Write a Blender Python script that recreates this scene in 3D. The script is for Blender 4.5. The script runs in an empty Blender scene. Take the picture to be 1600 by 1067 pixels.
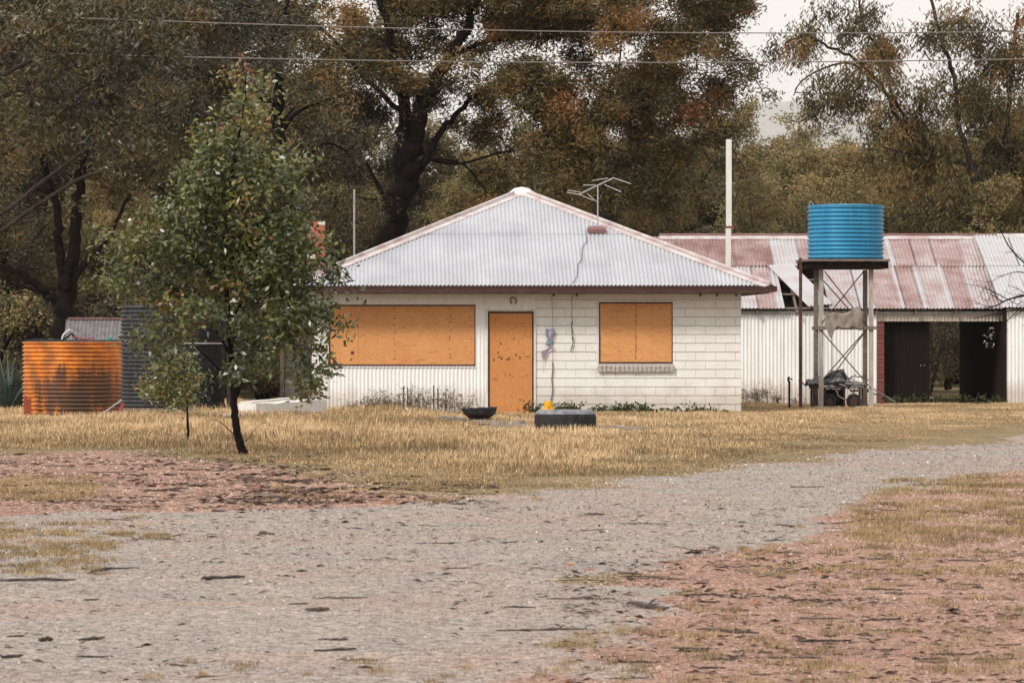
import bpy, math, random
import numpy as np
from mathutils import Vector, Matrix

# ------------------------------------------------------------------ camera, world, sun, exposure
SC = bpy.context.scene
COL = SC.collection
F = 7500.0            # focal length in pixels of the 1600 px wide photograph
VX, HY = 560.0, 525.0 # vanishing point of the depth direction, horizon
H = 1.5               # eye height
cd = bpy.data.cameras.new('camera')
cam = bpy.data.objects.new('camera', cd)
COL.objects.link(cam)
cam.location = (0, 0, H)
cam.rotation_euler = (math.radians(90), 0, 0)
cd.sensor_width = 36.0
cd.lens = 36.0 * F / 1600.0
cd.shift_x = (800.0 - VX) / 1600.0
cd.shift_y = (HY - 533.5) / 1600.0
cd.clip_start = 0.5
cd.clip_end = 50000
cd.dof.use_dof = True
cd.dof.focus_distance = 92.0
cd.dof.aperture_fstop = 20.0
SC.camera = cam

SUN_EL, SUN_AZ = math.radians(38), math.radians(222)   # compass style, from behind the camera's left
w = bpy.data.worlds.new('World')
SC.world = w
w.use_nodes = True
nt = w.node_tree
nt.nodes.clear()
wo = nt.nodes.new('ShaderNodeOutputWorld')
bg = nt.nodes.new('ShaderNodeBackground')
sky = nt.nodes.new('ShaderNodeTexSky')
sky.sky_type = 'NISHITA'
sky.sun_disc = False
sky.sun_elevation = SUN_EL
sky.sun_rotation = SUN_AZ
mx = nt.nodes.new('ShaderNodeMix')
mx.data_type = 'RGBA'
mx.inputs['Factor'].default_value = 0.9
mx.inputs['B'].default_value = (10.0, 9.75, 9.7, 1)      # closed overcast
nt.links.new(sky.outputs[0], mx.inputs['A'])
nt.links.new(mx.outputs['Result'], bg.inputs['Color'])
bg.inputs['Strength'].default_value = 0.088
nt.links.new(bg.outputs[0], wo.inputs['Surface'])

sd = bpy.data.lights.new('sun', 'SUN')
sun = bpy.data.objects.new('sun', sd)
COL.objects.link(sun)
sd.energy = 2.0
sd.angle = math.radians(11)
sd.color = (1.0, 0.95, 0.88)
sdir = Vector((math.sin(SUN_AZ) * math.cos(SUN_EL), math.cos(SUN_AZ) * math.cos(SUN_EL), math.sin(SUN_EL)))
sun.rotation_euler = sdir.to_track_quat('Z', 'Y').to_euler()
SC.view_settings.view_transform = 'Standard'
SC.view_settings.look = 'None'
SC.view_settings.exposure = 0.48
SC.view_settings.gamma = 1.0

rng = np.random.default_rng(7)
random.seed(7)

# ------------------------------------------------------------------ helpers
def X(px, Y): return (px - VX) * Y / F
def Z(py, Y): return H - (py - HY) * Y / F
def at(px, py, Y): return Vector((X(px, Y), Y, Z(py, Y)))
def GY(py): return F * H / (py - HY)
def gnd(px, py):
    Y = GY(py)
    return X(px, Y), Y

def _h(ix, iy, s):
    n = (ix * 374761393 + iy * 668265263 + s * 2147483647) & 0xffffffff
    n = ((n ^ (n >> 13)) * 1274126177) & 0xffffffff
    return ((n ^ (n >> 16)) & 0xffff) / 65535.0
def vnoise(x, y, s=0):
    x = np.asarray(x, float); y = np.asarray(y, float)
    ix = np.floor(x).astype(np.int64); iy = np.floor(y).astype(np.int64)
    fx = x - ix; fy = y - iy
    fx = fx * fx * (3 - 2 * fx); fy = fy * fy * (3 - 2 * fy)
    a = _h(ix, iy, s); b = _h(ix + 1, iy, s); c = _h(ix, iy + 1, s); d = _h(ix + 1, iy + 1, s)
    return (a * (1 - fx) + b * fx) * (1 - fy) + (c * (1 - fx) + d * fx) * fy
def fbm(x, y, s=0):
    return (vnoise(x, y, s) * 0.55 + vnoise(x * 2.1, y * 2.1, s + 1) * 0.3 + vnoise(x * 4.3, y * 4.3, s + 2) * 0.15)

def gz(x, y):
    x = np.asarray(x, float); y = np.asarray(y, float)
    fade = np.clip((84 - y) / 12, 0, 1) * np.clip((y - 5) / 10, 0, 1)
    return fade * ((fbm(x / 2.6, y / 2.2, 11) - 0.5) * 0.05 + (fbm(x / 0.7, y / 0.6, 21) - 0.5) * 0.022)

def tag(o, label=None, cat=None, group=None, kind=None):
    if label: o['label'] = label
    if cat: o['category'] = cat
    if group: o['group'] = group
    if kind: o['kind'] = kind
    return o
def thing(name, loc, label, cat, group=None):
    o = bpy.data.objects.new(name, None)
    o.empty_display_size = 0.2
    COL.objects.link(o)
    o.location = loc
    return tag(o, label, cat, group)

def wloc(p):
    v = Vector((0, 0, 0))
    while p is not None:
        v += p.location; p = p.parent
    return v

class MB:
    """collects world-space geometry, builds one mesh object"""
    def __init__(self): self.v = []; self.f = []; self.m = []; self.t = []
    def add(self, vs, fs, mi=0, tint=0.0):
        b = len(self.v)
        self.v += [tuple(p) for p in vs]
        self.t += [tint] * len(vs)
        for f in fs:
            self.f.append(tuple(b + i for i in f)); self.m.append(mi)
    def box(self, x0, x1, y0, y1, z0, z1, mi=0, tint=0.0):
        self.add([(x0,y0,z0),(x1,y0,z0),(x1,y1,z0),(x0,y1,z0),(x0,y0,z1),(x1,y0,z1),(x1,y1,z1),(x0,y1,z1)],
                 [(0,3,2,1),(4,5,6,7),(0,1,5,4),(1,2,6,5),(2,3,7,6),(3,0,4,7)], mi, tint)
    def obox(self, c, ax, ay, az, mi=0, tint=0.0):
        c = Vector(c); ax = Vector(ax); ay = Vector(ay); az = Vector(az)
        vs = [c + sx*ax + sy*ay + sz*az for sz in (-1,1) for sx, sy in ((-1,-1),(1,-1),(1,1),(-1,1))]
        self.add(vs, [(0,3,2,1),(4,5,6,7),(0,1,5,4),(1,2,6,5),(2,3,7,6),(3,0,4,7)], mi, tint)
    def bar(self, a, b, wx, wz, mi=0, tint=0.0):
        a = Vector(a); b = Vector(b); d = (b - a)
        L = d.length; d.normalize()
        s = d.cross(Vector((0,0,1)))
        if s.length < 1e-3: s = Vector((1,0,0))
        s.normalize(); u = s.cross(d)
        self.obox((a+b)/2, d*L/2, s*wx/2, u*wz/2, mi, tint)
    def tube(self, pts, rad, n=8, mi=0, cap=True, tint=0.0):
        pts = [Vector(p) for p in pts]
        if not hasattr(rad, '__len__'): rad = [rad]*len(pts)
        rings = []; ref = None
        vs = []
        for i, p in enumerate(pts):
            d = (pts[min(i+1,len(pts)-1)] - pts[max(i-1,0)])
            if d.length < 1e-9: d = Vector((0,0,1))
            d.normalize()
            if ref is None:
                ref = Vector((0,1,0)) if abs(d.y) < 0.8 else Vector((1,0,0))
            s = d.cross(ref)
            if s.length < 1e-4: s = d.cross(Vector((1,0.3,0.2)))
            s.normalize(); u = s.cross(d); ref = -u if False else ref
            for k in range(n):
                a = 2*math.pi*k/n
                vs.append(p + (s*math.cos(a) + u*math.sin(a))*rad[i])
        fs = []
        for i in range(len(pts)-1):
            for k in range(n):
                a = i*n+k; b = i*n+(k+1)%n
                fs.append((a, b, b+n, a+n))
        if cap:
            fs.append(tuple(range(n-1,-1,-1))); fs.append(tuple((len(pts)-1)*n+k for k in range(n)))
        self.add(vs, fs, mi, tint)
    def lathe(self, cx, cy, prof, n=40, mi=0, sx=1.0, sy=1.0, cap=False):
        vs = []; fs = []
        for r, z in prof:
            for k in range(n):
                a = 2*math.pi*k/n
                vs.append((cx+r*sx*math.cos(a), cy+r*sy*math.sin(a), z))
        for i in range(len(prof)-1):
            for k in range(n):
                a = i*n+k; b = i*n+(k+1)%n
                fs.append((a,b,b+n,a+n))
        if cap:
            fs.append(tuple(range(n-1,-1,-1))); fs.append(tuple((len(prof)-1)*n+k for k in range(n)))
        self.add(vs, fs, mi)
    def corr(self, O, U, V, W, v0, v1, pitch=0.076, amp=0.013, N=None, rows=1, seg=6, mi=0, tint=0.0, jit=0.0, flip=1):
        """corrugated sheet: origin O, unit width dir U, unit length dir V, width W, v0(u), v1(u)"""
        O = Vector(O); U = Vector(U).normalized(); V = Vector(V).normalized()
        if N is None: N = U.cross(V)
        N = Vector(N).normalized()
        nu = max(2, int(W/pitch*seg))
        fv0 = v0 if callable(v0) else (lambda u: v0); fv1 = v1 if callable(v1) else (lambda u: v1)
        vs = []; fs = []
        for i in range(nu+1):
            u = W*i/nu; a = fv0(u); b = fv1(u)
            for r in range(rows+1):
                v = a + (b-a)*r/rows
                p = O + U*u + V*v + N*(amp*math.cos(2*math.pi*u/pitch) + (jit*math.sin(3.1*u+1.7*v) if jit else 0))
                vs.append(p)
        for i in range(nu):
            for r in range(rows):
                a = i*(rows+1)+r
                if fv1(W*(i+.5)/nu) - fv0(W*(i+.5)/nu) < 1e-4: continue
                fs.append((a, a+rows+1, a+rows+2, a+1))
        self.add(vs, fs, mi, tint)
    def build(self, name, mats, parent=None, smooth=False, loc=None, bevel=0.0):
        if not isinstance(mats, (list, tuple)): mats = [mats]
        base = wloc(parent) if parent is not None else Vector(loc or (0,0,0))
        me = bpy.data.meshes.new(name)
        V = np.array(self.v, dtype=np.float64).reshape(-1,3) - np.array(base)
        me.from_pydata(V.tolist(), [], self.f)
        for m in mats: me.materials.append(m)
        me.polygons.foreach_set('material_index', self.m)
        if smooth: me.polygons.foreach_set('use_smooth', [True]*len(self.f))
        if any(self.t):
            at_ = me.attributes.new('tint', 'FLOAT', 'POINT')
            at_.data.foreach_set('value', self.t)
        me.update()
        o = bpy.data.objects.new(name, me)
        COL.objects.link(o)
        if parent is not None: o.parent = parent
        else: o.location = base
        if bevel:
            b = o.modifiers.new('bevel', 'BEVEL'); b.width = bevel; b.segments = 1; b.limit_method = 'ANGLE'
        return o

def mesh_np(name, V, Fq, mat, parent=None, loc=(0,0,0), tint=None, k=4, smooth=False):
    """fast mesh: V (n,3) in WORLD coords, Fq (m,k) faces"""
    base = np.array(wloc(parent)) if parent is not None else np.array(loc, float)
    me = bpy.data.meshes.new(name)
    V = (V - base).astype(np.float32)
    me.vertices.add(len(V)); me.vertices.foreach_set('co', V.ravel())
    m = len(Fq)
    me.loops.add(m*k); me.loops.foreach_set('vertex_index', Fq.astype(np.int32).ravel())
    me.polygons.add(m)
    me.polygons.foreach_set('loop_start', np.arange(0, m*k, k, dtype=np.int32))
    me.polygons.foreach_set('loop_total', np.full(m, k, dtype=np.int32))
    if smooth: me.polygons.foreach_set('use_smooth', np.ones(m, bool))
    if tint is not None:
        a = me.attributes.new('tint', 'FLOAT', 'POINT'); a.data.foreach_set('value', tint.astype(np.float32))
    me.materials.append(mat)
    me.update(calc_edges=True)
    o = bpy.data.objects.new(name, me)
    COL.objects.link(o)
    if parent is not None: o.parent = parent
    else: o.location = base.tolist()
    return o

# ------------------------------------------------------------------ materials
class NT:
    def __init__(self, name):
        self.m = bpy.data.materials.new(name); self.m.use_nodes = True
        self.t = self.m.node_tree; self.n = self.t.nodes; self.l = self.t.links
        self.b = self.n['Principled BSDF']
    def new(self, typ, **kw):
        n = self.n.new(typ)
        for k, v in kw.items(): setattr(n, k, v)
        return n
    def link(self, a, b): self.l.new(a, b)
    def obj(self, scale=(1,1,1)):
        tc = self.new('ShaderNodeTexCoord'); mp = self.new('ShaderNodeMapping')
        mp.inputs['Scale'].default_value = scale
        self.link(tc.outputs['Object'], mp.inputs['Vector'])
        return mp.outputs[0]
    def noise(self, vec, scale, detail=4, rough=0.6, dist=0.0):
        n = self.new('ShaderNodeTexNoise')
        n.inputs['Scale'].default_value = scale; n.inputs['Detail'].default_value = detail
        n.inputs['Roughness'].default_value = rough; n.inputs['Distortion'].default_value = dist
        self.link(vec, n.inputs['Vector'])
        return n.outputs['Fac']
    def ramp(self, fac, stops):
        r = self.new('ShaderNodeValToRGB')
        e = r.color_ramp.elements
        while len(e) > 2: e.remove(e[-1])
        for i, (p, c) in enumerate(stops):
            if i < 2: el = e[i]; el.position = p
            else: el = e.new(p)
            el.color = (c[0], c[1], c[2], 1) if hasattr(c, '__len__') else (c, c, c, 1)
        self.link(fac, r.inputs['Fac'])
        return r.outputs['Color']
    def mix(self, fac, a, b, mode='MIX'):
        m = self.new('ShaderNodeMix'); m.data_type = 'RGBA'; m.blend_type = mode
        for s, v in (('Factor', fac), ('A', a), ('B', b)):
            if hasattr(v, 'links'): self.link(v, m.inputs[s])
            else: m.inputs[s].default_value = v if s == 'Factor' else ((v[0], v[1], v[2], 1) if hasattr(v,'__len__') else (v,v,v,1))
        return m.outputs['Result']
    def math(self, op, a, b=None, c=None):
        m = self.new('ShaderNodeMath', operation=op)
        for i, v in enumerate((a, b, c)):
            if v is None: continue
            if hasattr(v, 'links'): self.link(v, m.inputs[i])
            else: m.inputs[i].default_value = v
        return m.outputs[0]
    def attr(self, name='tint'):
        a = self.new('ShaderNodeAttribute', attribute_name=name)
        return a.outputs['Fac']
    def bump(self, h, strength=0.3, dist=0.01):
        b = self.new('ShaderNodeBump'); b.inputs['Strength'].default_value = strength; b.inputs['Distance'].default_value = dist
        self.link(h, b.inputs['Height']); self.link(b.outputs[0], self.b.inputs['Normal'])
    def out(self, col, rough=0.8, metal=0.0, spec=0.5):
        if hasattr(col, 'links'): self.link(col, self.b.inputs['Base Color'])
        else: self.b.inputs['Base Color'].default_value = (col[0], col[1], col[2], 1)
        if hasattr(rough, 'links'): self.link(rough, self.b.inputs['Roughness'])
        else: self.b.inputs['Roughness'].default_value = rough
        self.b.inputs['Metallic'].default_value = metal
        self.b.inputs['Specular IOR Level'].default_value = spec
        return self.m

def paint(name, c, c2=None, scale=3.0, stretch=(1,1,1), rough=0.7, lo=0.4, hi=0.7, metal=0.0, spec=0.4, bump=0.0, fine=0.08):
    t = NT(name); v = t.obj(stretch)
    n = t.noise(v, scale, 5, 0.65)
    c2 = c2 or tuple(x*0.75 for x in c)
    col = t.mix(t.ramp(n, [(lo, 0.0), (hi, 1.0)]), c, c2)
    n2 = t.noise(t.obj(), 60.0, 3, 0.7)
    g = t.ramp(n2, [(0.3, 1.0 - fine*2.5), (0.7, 1.0)])
    col = t.mix(1.0, col, g, 'MULTIPLY')
    if bump: t.bump(n2, bump, 0.01)
    return t.out(col, rough, metal, spec)

def leafmat(name, stops, rough=0.45, trans=0.22, spec=0.4):
    t = NT(name)
    col = t.ramp(t.attr(), stops)
    t.out(col, rough, 0, spec)
    tr = t.new('ShaderNodeBsdfTranslucent'); t.link(col, tr.inputs['Color'])
    ms = t.new('ShaderNodeMixShader'); ms.inputs[0].default_value = trans
    t.link(t.b.outputs[0], ms.inputs[1]); t.link(tr.outputs[0], ms.inputs[2])
    o = t.n['Material Output']; t.link(ms.outputs[0], o.inputs['Surface'])
    return t.m

M = {}
M['bark'] = paint('dark_bark', (0.017,0.011,0.009), (0.005,0.0035,0.003), 5, (4,4,0.3), 0.95, bump=1.0, fine=0.3, spec=0.1)
M['bark_grey'] = paint('grey_bark', (0.085,0.064,0.053), (0.025,0.018,0.014), 5, (4,4,0.4), 0.9, bump=0.8, fine=0.3, spec=0.1)
M['bark_pale'] = paint('pale_bark', (0.22,0.185,0.16), (0.09,0.07,0.055), 4, (3,3,0.5), 0.9, bump=0.4, fine=0.15)
M['leaf_rust'] = leafmat('rusty_gum_leaves', [(0.0,(0.026,0.022,0.009)),(0.35,(0.082,0.066,0.023)),(0.65,(0.175,0.118,0.038)),(0.9,(0.29,0.155,0.043)),(1.0,(0.34,0.13,0.05))], 0.6, 0.25)
M['leaf_dark'] = leafmat('dark_gum_leaves', [(0.0,(0.016,0.016,0.006)),(0.4,(0.054,0.048,0.019)),(0.75,(0.12,0.088,0.032)),(1.0,(0.22,0.115,0.042))], 0.42, 0.2, 0.5)
M['leaf_olive'] = leafmat('olive_gum_leaves', [(0.0,(0.042,0.040,0.017)),(0.4,(0.14,0.122,0.050)),(0.75,(0.28,0.215,0.088)),(1.0,(0.40,0.265,0.10))], 0.6, 0.25)
M['leaf_sap'] = leafmat('sapling_leaves', [(0.0,(0.022,0.030,0.011)),(0.45,(0.070,0.088,0.028)),(0.8,(0.155,0.165,0.045)),(0.95,(0.28,0.24,0.06)),(1.0,(0.26,0.11,0.045))], 0.36, 0.2, 0.8)
M['leaf_hedge'] = leafmat('hedge_leaves', [(0.0,(0.012,0.014,0.006)),(1.0,(0.05,0.05,0.02))], 0.6, 0.1)
M['brush'] = leafmat('dry_brush', [(0.0,(0.035,0.027,0.018)),(0.5,(0.075,0.060,0.036)),(1.0,(0.14,0.10,0.06))], 0.8, 0.15, 0.2)
M['weed'] = leafmat('dry_weed', [(0.0,(0.09,0.06,0.04)),(0.6,(0.19,0.13,0.085)),(1.0,(0.30,0.23,0.15))], 0.8, 0.1, 0.2)
M['weed_green'] = leafmat('green_weed', [(0.0,(0.03,0.04,0.015)),(1.0,(0.12,0.12,0.05))], 0.6, 0.15, 0.3)
M['grass'] = leafmat('straw_grass', [(0.0,(0.14,0.105,0.058)),(0.35,(0.32,0.215,0.11)),(0.7,(0.54,0.365,0.185)),(1.0,(0.78,0.575,0.35))], 0.7, 0.2, 0.25)
M['tuft'] = leafmat('tuft_grass', [(0.0,(0.09,0.07,0.034)),(0.5,(0.27,0.19,0.095)),(1.0,(0.52,0.38,0.21))], 0.7, 0.2, 0.25)

def iron(name):
    """faded red paint over galvanised iron; tint 0 silver .. 1 red"""
    t = NT(name); a = t.attr()
    n1 = t.noise(t.obj((1.0,1.0,0.6)), 2.2, 5, 0.65)
    n2 = t.noise(t.obj((2.0,1.0,1.0)), 14.0, 4, 0.7)
    s = t.math('ADD', a, t.math('MULTIPLY', t.math('SUBTRACT', n1, 0.5), 1.5))
    s = t.math('ADD', s, t.math('MULTIPLY', t.math('SUBTRACT', n2, 0.5), 0.7))
    col = t.ramp(s, [(0.0,(0.46,0.455,0.46)),(0.32,(0.42,0.37,0.36)),(0.5,(0.37,0.275,0.26)),(0.75,(0.30,0.19,0.18)),(1.0,(0.20,0.10,0.09))])
    d = t.noise(t.obj((6,6,0.8)), 5.0, 5, 0.7)
    col = t.mix(t.ramp(d, [(0.60,0.0),(0.78,0.7)]), col, (0.15,0.09,0.07))
    return t.out(col, 0.55, 0.0, 0.35)
M['iron'] = iron('faded_red_iron')
def roofmat():
    t = NT('galvanised_roof')
    n1 = t.noise(t.obj((1,0.6,0.6)), 1.4, 5, 0.6)
    n2 = t.noise(t.obj((5.0,0.4,0.4)), 4.0, 4, 0.7)
    col = t.mix(t.ramp(n1, [(0.35,0.0),(0.7,1.0)]), (0.45,0.455,0.475), (0.34,0.345,0.365))
    col = t.mix(t.ramp(n2, [(0.55,0.0),(0.8,0.5)]), col, (0.42,0.40,0.40))
    n3 = t.noise(t.obj((2,2,2)), 9.0, 6, 0.8)
    col = t.mix(t.ramp(n3, [(0.70,0.0),(0.76,0.8)]), col, (0.22,0.13,0.09))
    return t.out(col, 0.5, 0.0, 0.4)
M['roof'] = roofmat()
M['cap'] = paint('faded_pink_cap', (0.47,0.35,0.335), (0.60,0.56,0.54), 3.0, (1,1,1), 0.6, 0.38, 0.58)
M['cap_dark'] = paint('dark_red_cap', (0.19,0.085,0.08), (0.30,0.17,0.155), 3.0, (1,1,1), 0.6)
M['white_cap'] = paint('white_cap', (0.8,0.78,0.76), (0.68,0.65,0.62), 4)
M['gutter'] = paint('brown_gutter', (0.055,0.018,0.014), (0.11,0.06,0.05), 2.5, (1,1,1), 0.6, 0.55, 0.75)
M['fascia'] = paint('weathered_fascia', (0.13,0.09,0.07), (0.22,0.17,0.14), 6, (1,1,3), 0.9)
def whitewall(name, c1, c2, dirt, streak=(3,3,0.5), bump=0.0):
    t = NT(name)
    n1 = t.noise(t.obj(streak), 2.2, 5, 0.65)
    col = t.mix(t.ramp(n1, [(0.35,0.0),(0.7,1.0)]), c1, c2)
    n2 = t.noise(t.obj(), 16.0, 6, 0.75)
    col = t.mix(t.ramp(n2, [(0.60,0.0),(0.74,0.8)]), col, dirt)
    # splash dirt and rising damp over the lowest 40 cm
    tc = t.new('ShaderNodeTexCoord'); sp = t.new('ShaderNodeSeparateXYZ'); t.link(tc.outputs['Object'], sp.inputs[0])
    z = t.math('ADD', sp.outputs['Z'], t.math('MULTIPLY', n1, -0.5))
    col = t.mix(t.ramp(z, [(0.0,0.55),(0.30,0.0)]), col, dirt)
    if bump:
        t.bump(t.noise(t.obj(), 28.0, 6, 0.85), bump, 0.03)
    return t.out(col, 0.8, 0, 0.25)
M['block'] = whitewall('white_painted_block', (0.86,0.835,0.79), (0.78,0.745,0.69), (0.50,0.42,0.33), (1,1,1), 0.6)
M['mortar'] = whitewall('dirty_mortar', (0.70,0.64,0.55), (0.58,0.51,0.42), (0.36,0.28,0.2), (1,1,1), 0.5)
M['clad'] = whitewall('white_corrugated', (0.85,0.835,0.81), (0.76,0.74,0.71), (0.46,0.39,0.31))
M['shedclad'] = whitewall('shed_white_corrugated', (0.84,0.825,0.805), (0.72,0.695,0.67), (0.40,0.30,0.23))
M['trim'] = paint('white_trim', (0.74,0.72,0.69), (0.62,0.59,0.55), 5)
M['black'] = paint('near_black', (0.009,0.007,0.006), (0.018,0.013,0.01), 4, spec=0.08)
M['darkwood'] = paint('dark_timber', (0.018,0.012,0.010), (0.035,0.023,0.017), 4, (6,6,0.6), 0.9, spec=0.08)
M['greywood'] = paint('grey_timber', (0.23,0.19,0.16), (0.12,0.09,0.07), 5, (1,1,4), 0.9)
M['palewood'] = paint('pale_weathered_timber', (0.47,0.43,0.39), (0.27,0.21,0.18), 6, (4,4,0.5), 0.85)
M['planks'] = paint('grey_plank', (0.36,0.31,0.27), (0.22,0.17,0.13), 4, (0.5,2,2), 0.9)
M['brick_red'] = paint('red_brick', (0.20,0.05,0.045), (0.11,0.03,0.028), 9, (1,1,1), 0.9)
M['brick_orange'] = paint('orange_brick', (0.42,0.13,0.07), (0.28,0.09,0.055), 9, (1,1,1), 0.9)
M['sill'] = paint('worn_white_sill', (0.56,0.52,0.47), (0.36,0.31,0.27), 14, (1,1,1), 0.9, bump=0.5)
M['rust'] = paint('rusty_steel', (0.10,0.045,0.03), (0.045,0.025,0.02), 8, (1,1,1), 0.85)
M['steel'] = paint('galvanised_steel', (0.42,0.40,0.39), (0.28,0.25,0.235), 6, (1,1,1), 0.5, metal=0.3)
M['tyre'] = paint('tyre_rubber', (0.012,0.012,0.014), (0.03,0.027,0.027), 8, (1,1,1), 0.75)
M['tyre_top'] = paint('pale_tyre_top', (0.24,0.245,0.26), (0.06,0.06,0.068), 7, (1,1,1), 0.6)  # upper sidewall coloured a paler, mottled grey than the tread
M['yellow'] = paint('yellow_plastic', (0.85,0.42,0.01), (0.62,0.25,0.01), 6, (1,1,1), 0.45)
M['orange_post'] = paint('red_rust_post', (0.30,0.06,0.025), (0.17,0.04,0.02), 7)
M['red'] = paint('red_plastic', (0.40,0.04,0.04), (0.25,0.03,0.03), 7)
M['teal'] = paint('teal_plastic', (0.02,0.28,0.20))
M['soil'] = paint('potting_soil', (0.05,0.035,0.025))
M['cloth'] = paint('weathered_hessian', (0.33,0.28,0.245), (0.16,0.12,0.095), 5, (1,1,1), 0.95, bump=0.3)
M['tarp'] = paint('grey_tarp', (0.22,0.22,0.205), (0.07,0.07,0.066), 5, (1,1,1), 0.7)
M['hose'] = paint('dark_hose', (0.03,0.034,0.036), (0.08,0.085,0.085), 5, (1,1,1), 0.5)
M['pipe_white'] = paint('white_flue', (0.78,0.75,0.71), (0.64,0.60,0.55), 2, (1,1,0.4), 0.6)
M['wire'] = paint('power_cable', (0.22,0.19,0.175), (0.16,0.14,0.13))
M['antenna'] = paint('aluminium_tube', (0.50,0.47,0.45), (0.36,0.33,0.31), 4, (1,1,1), 0.4, metal=0.3)
M['greypanel'] = paint('grey_fibro_panel', (0.155,0.13,0.118), (0.10,0.082,0.072), 2, (1,1,0.5), 0.9)
M['lightpanel'] = paint('light_fibro_panel', (0.30,0.275,0.265), (0.22,0.20,0.19), 2, (1,1,1), 0.9)
M['white_board'] = paint('peeling_white_board', (0.76,0.72,0.67), (0.58,0.52,0.46), 6, (0.6,2,2), 0.8)
M['poly'] = paint('black_poly_tank', (0.008,0.008,0.010), (0.02,0.02,0.022), 3, (1,1,1), 0.6, spec=0.2)
M['darkiron'] = paint('dark_grey_iron', (0.045,0.045,0.052), (0.014,0.014,0.017), 3, (3,3,0.6), 0.5)
M['greyiron'] = paint('grey_roof_iron', (0.19,0.175,0.18), (0.09,0.075,0.08), 3, (3,3,0.6), 0.6)
M['agave'] = paint('agave_leaf', (0.035,0.055,0.042), (0.07,0.085,0.065), 3, (1,1,1), 0.5)
M['stick'] = paint('dead_wood', (0.05,0.037,0.030), (0.12,0.095,0.08), 7, (1,1,1), 0.9)
M['stick_pale'] = paint('bleached_wood', (0.26,0.225,0.195), (0.13,0.10,0.085), 7, (1,1,1), 0.9)
M['paper'] = paint('white_litter', (0.75,0.74,0.74), (0.5,0.5,0.5))
M['blossom'] = paint('white_blossom', (0.7,0.66,0.64), (0.45,0.40,0.38))
M['film_blue'] = paint('blue_plastic', (0.05,0.13,0.24), (0.35,0.42,0.5), 12)
M['film_pink'] = paint('pink_plastic', (0.55,0.28,0.30), (0.55,0.52,0.56), 14)
M['film_mauve'] = paint('mauve_plastic', (0.22,0.17,0.22), (0.42,0.38,0.42), 12)

def bluetank():
    t = NT('blue_tank')
    n = t.noise(t.obj((1,1,0.5)), 3.0, 5, 0.6)
    col = t.mix(t.ramp(n, [(0.35,0.0),(0.7,1.0)]), (0.03,0.25,0.43), (0.02,0.185,0.34))
    n2 = t.noise(t.obj(), 11.0, 6, 0.75)
    n4 = t.noise(t.obj((5,5,0.4)), 3.0, 5, 0.7)
    col = t.mix(t.ramp(n4, [(0.48,0.0),(0.75,0.6)]), col, (0.10,0.34,0.47))
    col = t.mix(t.ramp(n2, [(0.64,0.0),(0.72,0.7)]), col, (0.30,0.30,0.25))
    return t.out(col, 0.45, 0, 0.4)
M['blue'] = bluetank()
def orangetank():
    t = NT('orange_tank')
    n = t.noise(t.obj((1.2,1.2,0.8)), 2.6, 6, 0.65)
    col = t.ramp(n, [(0.28,(0.74,0.30,0.035)),(0.44,(0.58,0.18,0.022)),(0.55,(0.36,0.115,0.022)),(0.70,(0.22,0.15,0.07))])
    # soot and rust blotch over the middle and lower right of the front
    tc = t.new('ShaderNodeTexCoord'); sp = t.new('ShaderNodeSeparateXYZ'); t.link(tc.outputs['Object'], sp.inputs[0])
    dx = t.math('DIVIDE', t.math('SUBTRACT', sp.outputs['X'], 0.22), 0.75)
    dz = t.math('DIVIDE', t.math('SUBTRACT', sp.outputs['Z'], 0.42), 0.42)
    d = t.math('ADD', t.math('MULTIPLY', dx, dx), t.math('MULTIPLY', dz, dz))
    n2 = t.noise(t.obj((3.2,3.2,0.55)), 3.0, 6, 0.7)
    s = t.math('SUBTRACT', t.math('MULTIPLY', n2, 2.6), t.math('MULTIPLY', d, 0.38))
    col = t.mix(t.ramp(s, [(0.70,0.0),(1.35,0.85)]), col, (0.045,0.032,0.025))
    n3 = t.noise(t.obj((5,5,0.5)), 4.0, 5, 0.7)
    col = t.mix(t.ramp(n3, [(0.62,0.0),(0.70,0.75)]), col, (0.27,0.24,0.22))
    return t.out(col, 0.5, 0, 0.45)
M['orange'] = orangetank()

def plymat(name, vertical=False):
    t = NT(name)
    tc = t.new('ShaderNodeTexCoord')
    mp = t.new('ShaderNodeMapping')
    mp.inputs['Scale'].default_value = (4.2,1,0.55) if vertical else (0.55,1,4.2)
    t.link(tc.outputs['Object'], mp.inputs['Vector'])
    n = t.noise(mp.outputs[0], 1.3, 2, 0.45, 0.6)
    rings = t.math('FRACT', t.math('MULTIPLY', n, 22.0))
    ln = t.ramp(rings, [(0.0,1.0),(0.22,0.0),(0.72,0.0),(1.0,1.0)])
    big = t.noise(t.obj((0.7,1,0.7)), 1.6, 3, 0.6)
    col = t.mix(t.ramp(big, [(0.3,0.0),(0.7,1.0)]), (0.70,0.345,0.130) if not vertical else (0.62,0.275,0.088), (0.61,0.27,0.092) if not vertical else (0.54,0.215,0.062))
    fib = t.noise(t.obj((60,1,3) if vertical else (3,1,60)), 1.0, 3, 0.6)
    col = t.mix(t.ramp(fib, [(0.35,0.0),(0.7,0.15)]), col, (0.42,0.17,0.055))
    fac = t.math('MULTIPLY', ln, 0.5)
    col = t.mix(fac, col, (0.34,0.125,0.045))
    return t.out(col, 0.65, 0, 0.3)
M['ply'] = plymat('plywood'); M['plyv'] = plymat('plywood_upright', True)
M['knot'] = paint('plywood_knot', (0.17,0.05,0.025), (0.10,0.03,0.018), 20)
M['knot_soft'] = paint('plywood_plug', (0.40,0.165,0.055), (0.46,0.19,0.06), 20)

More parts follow.
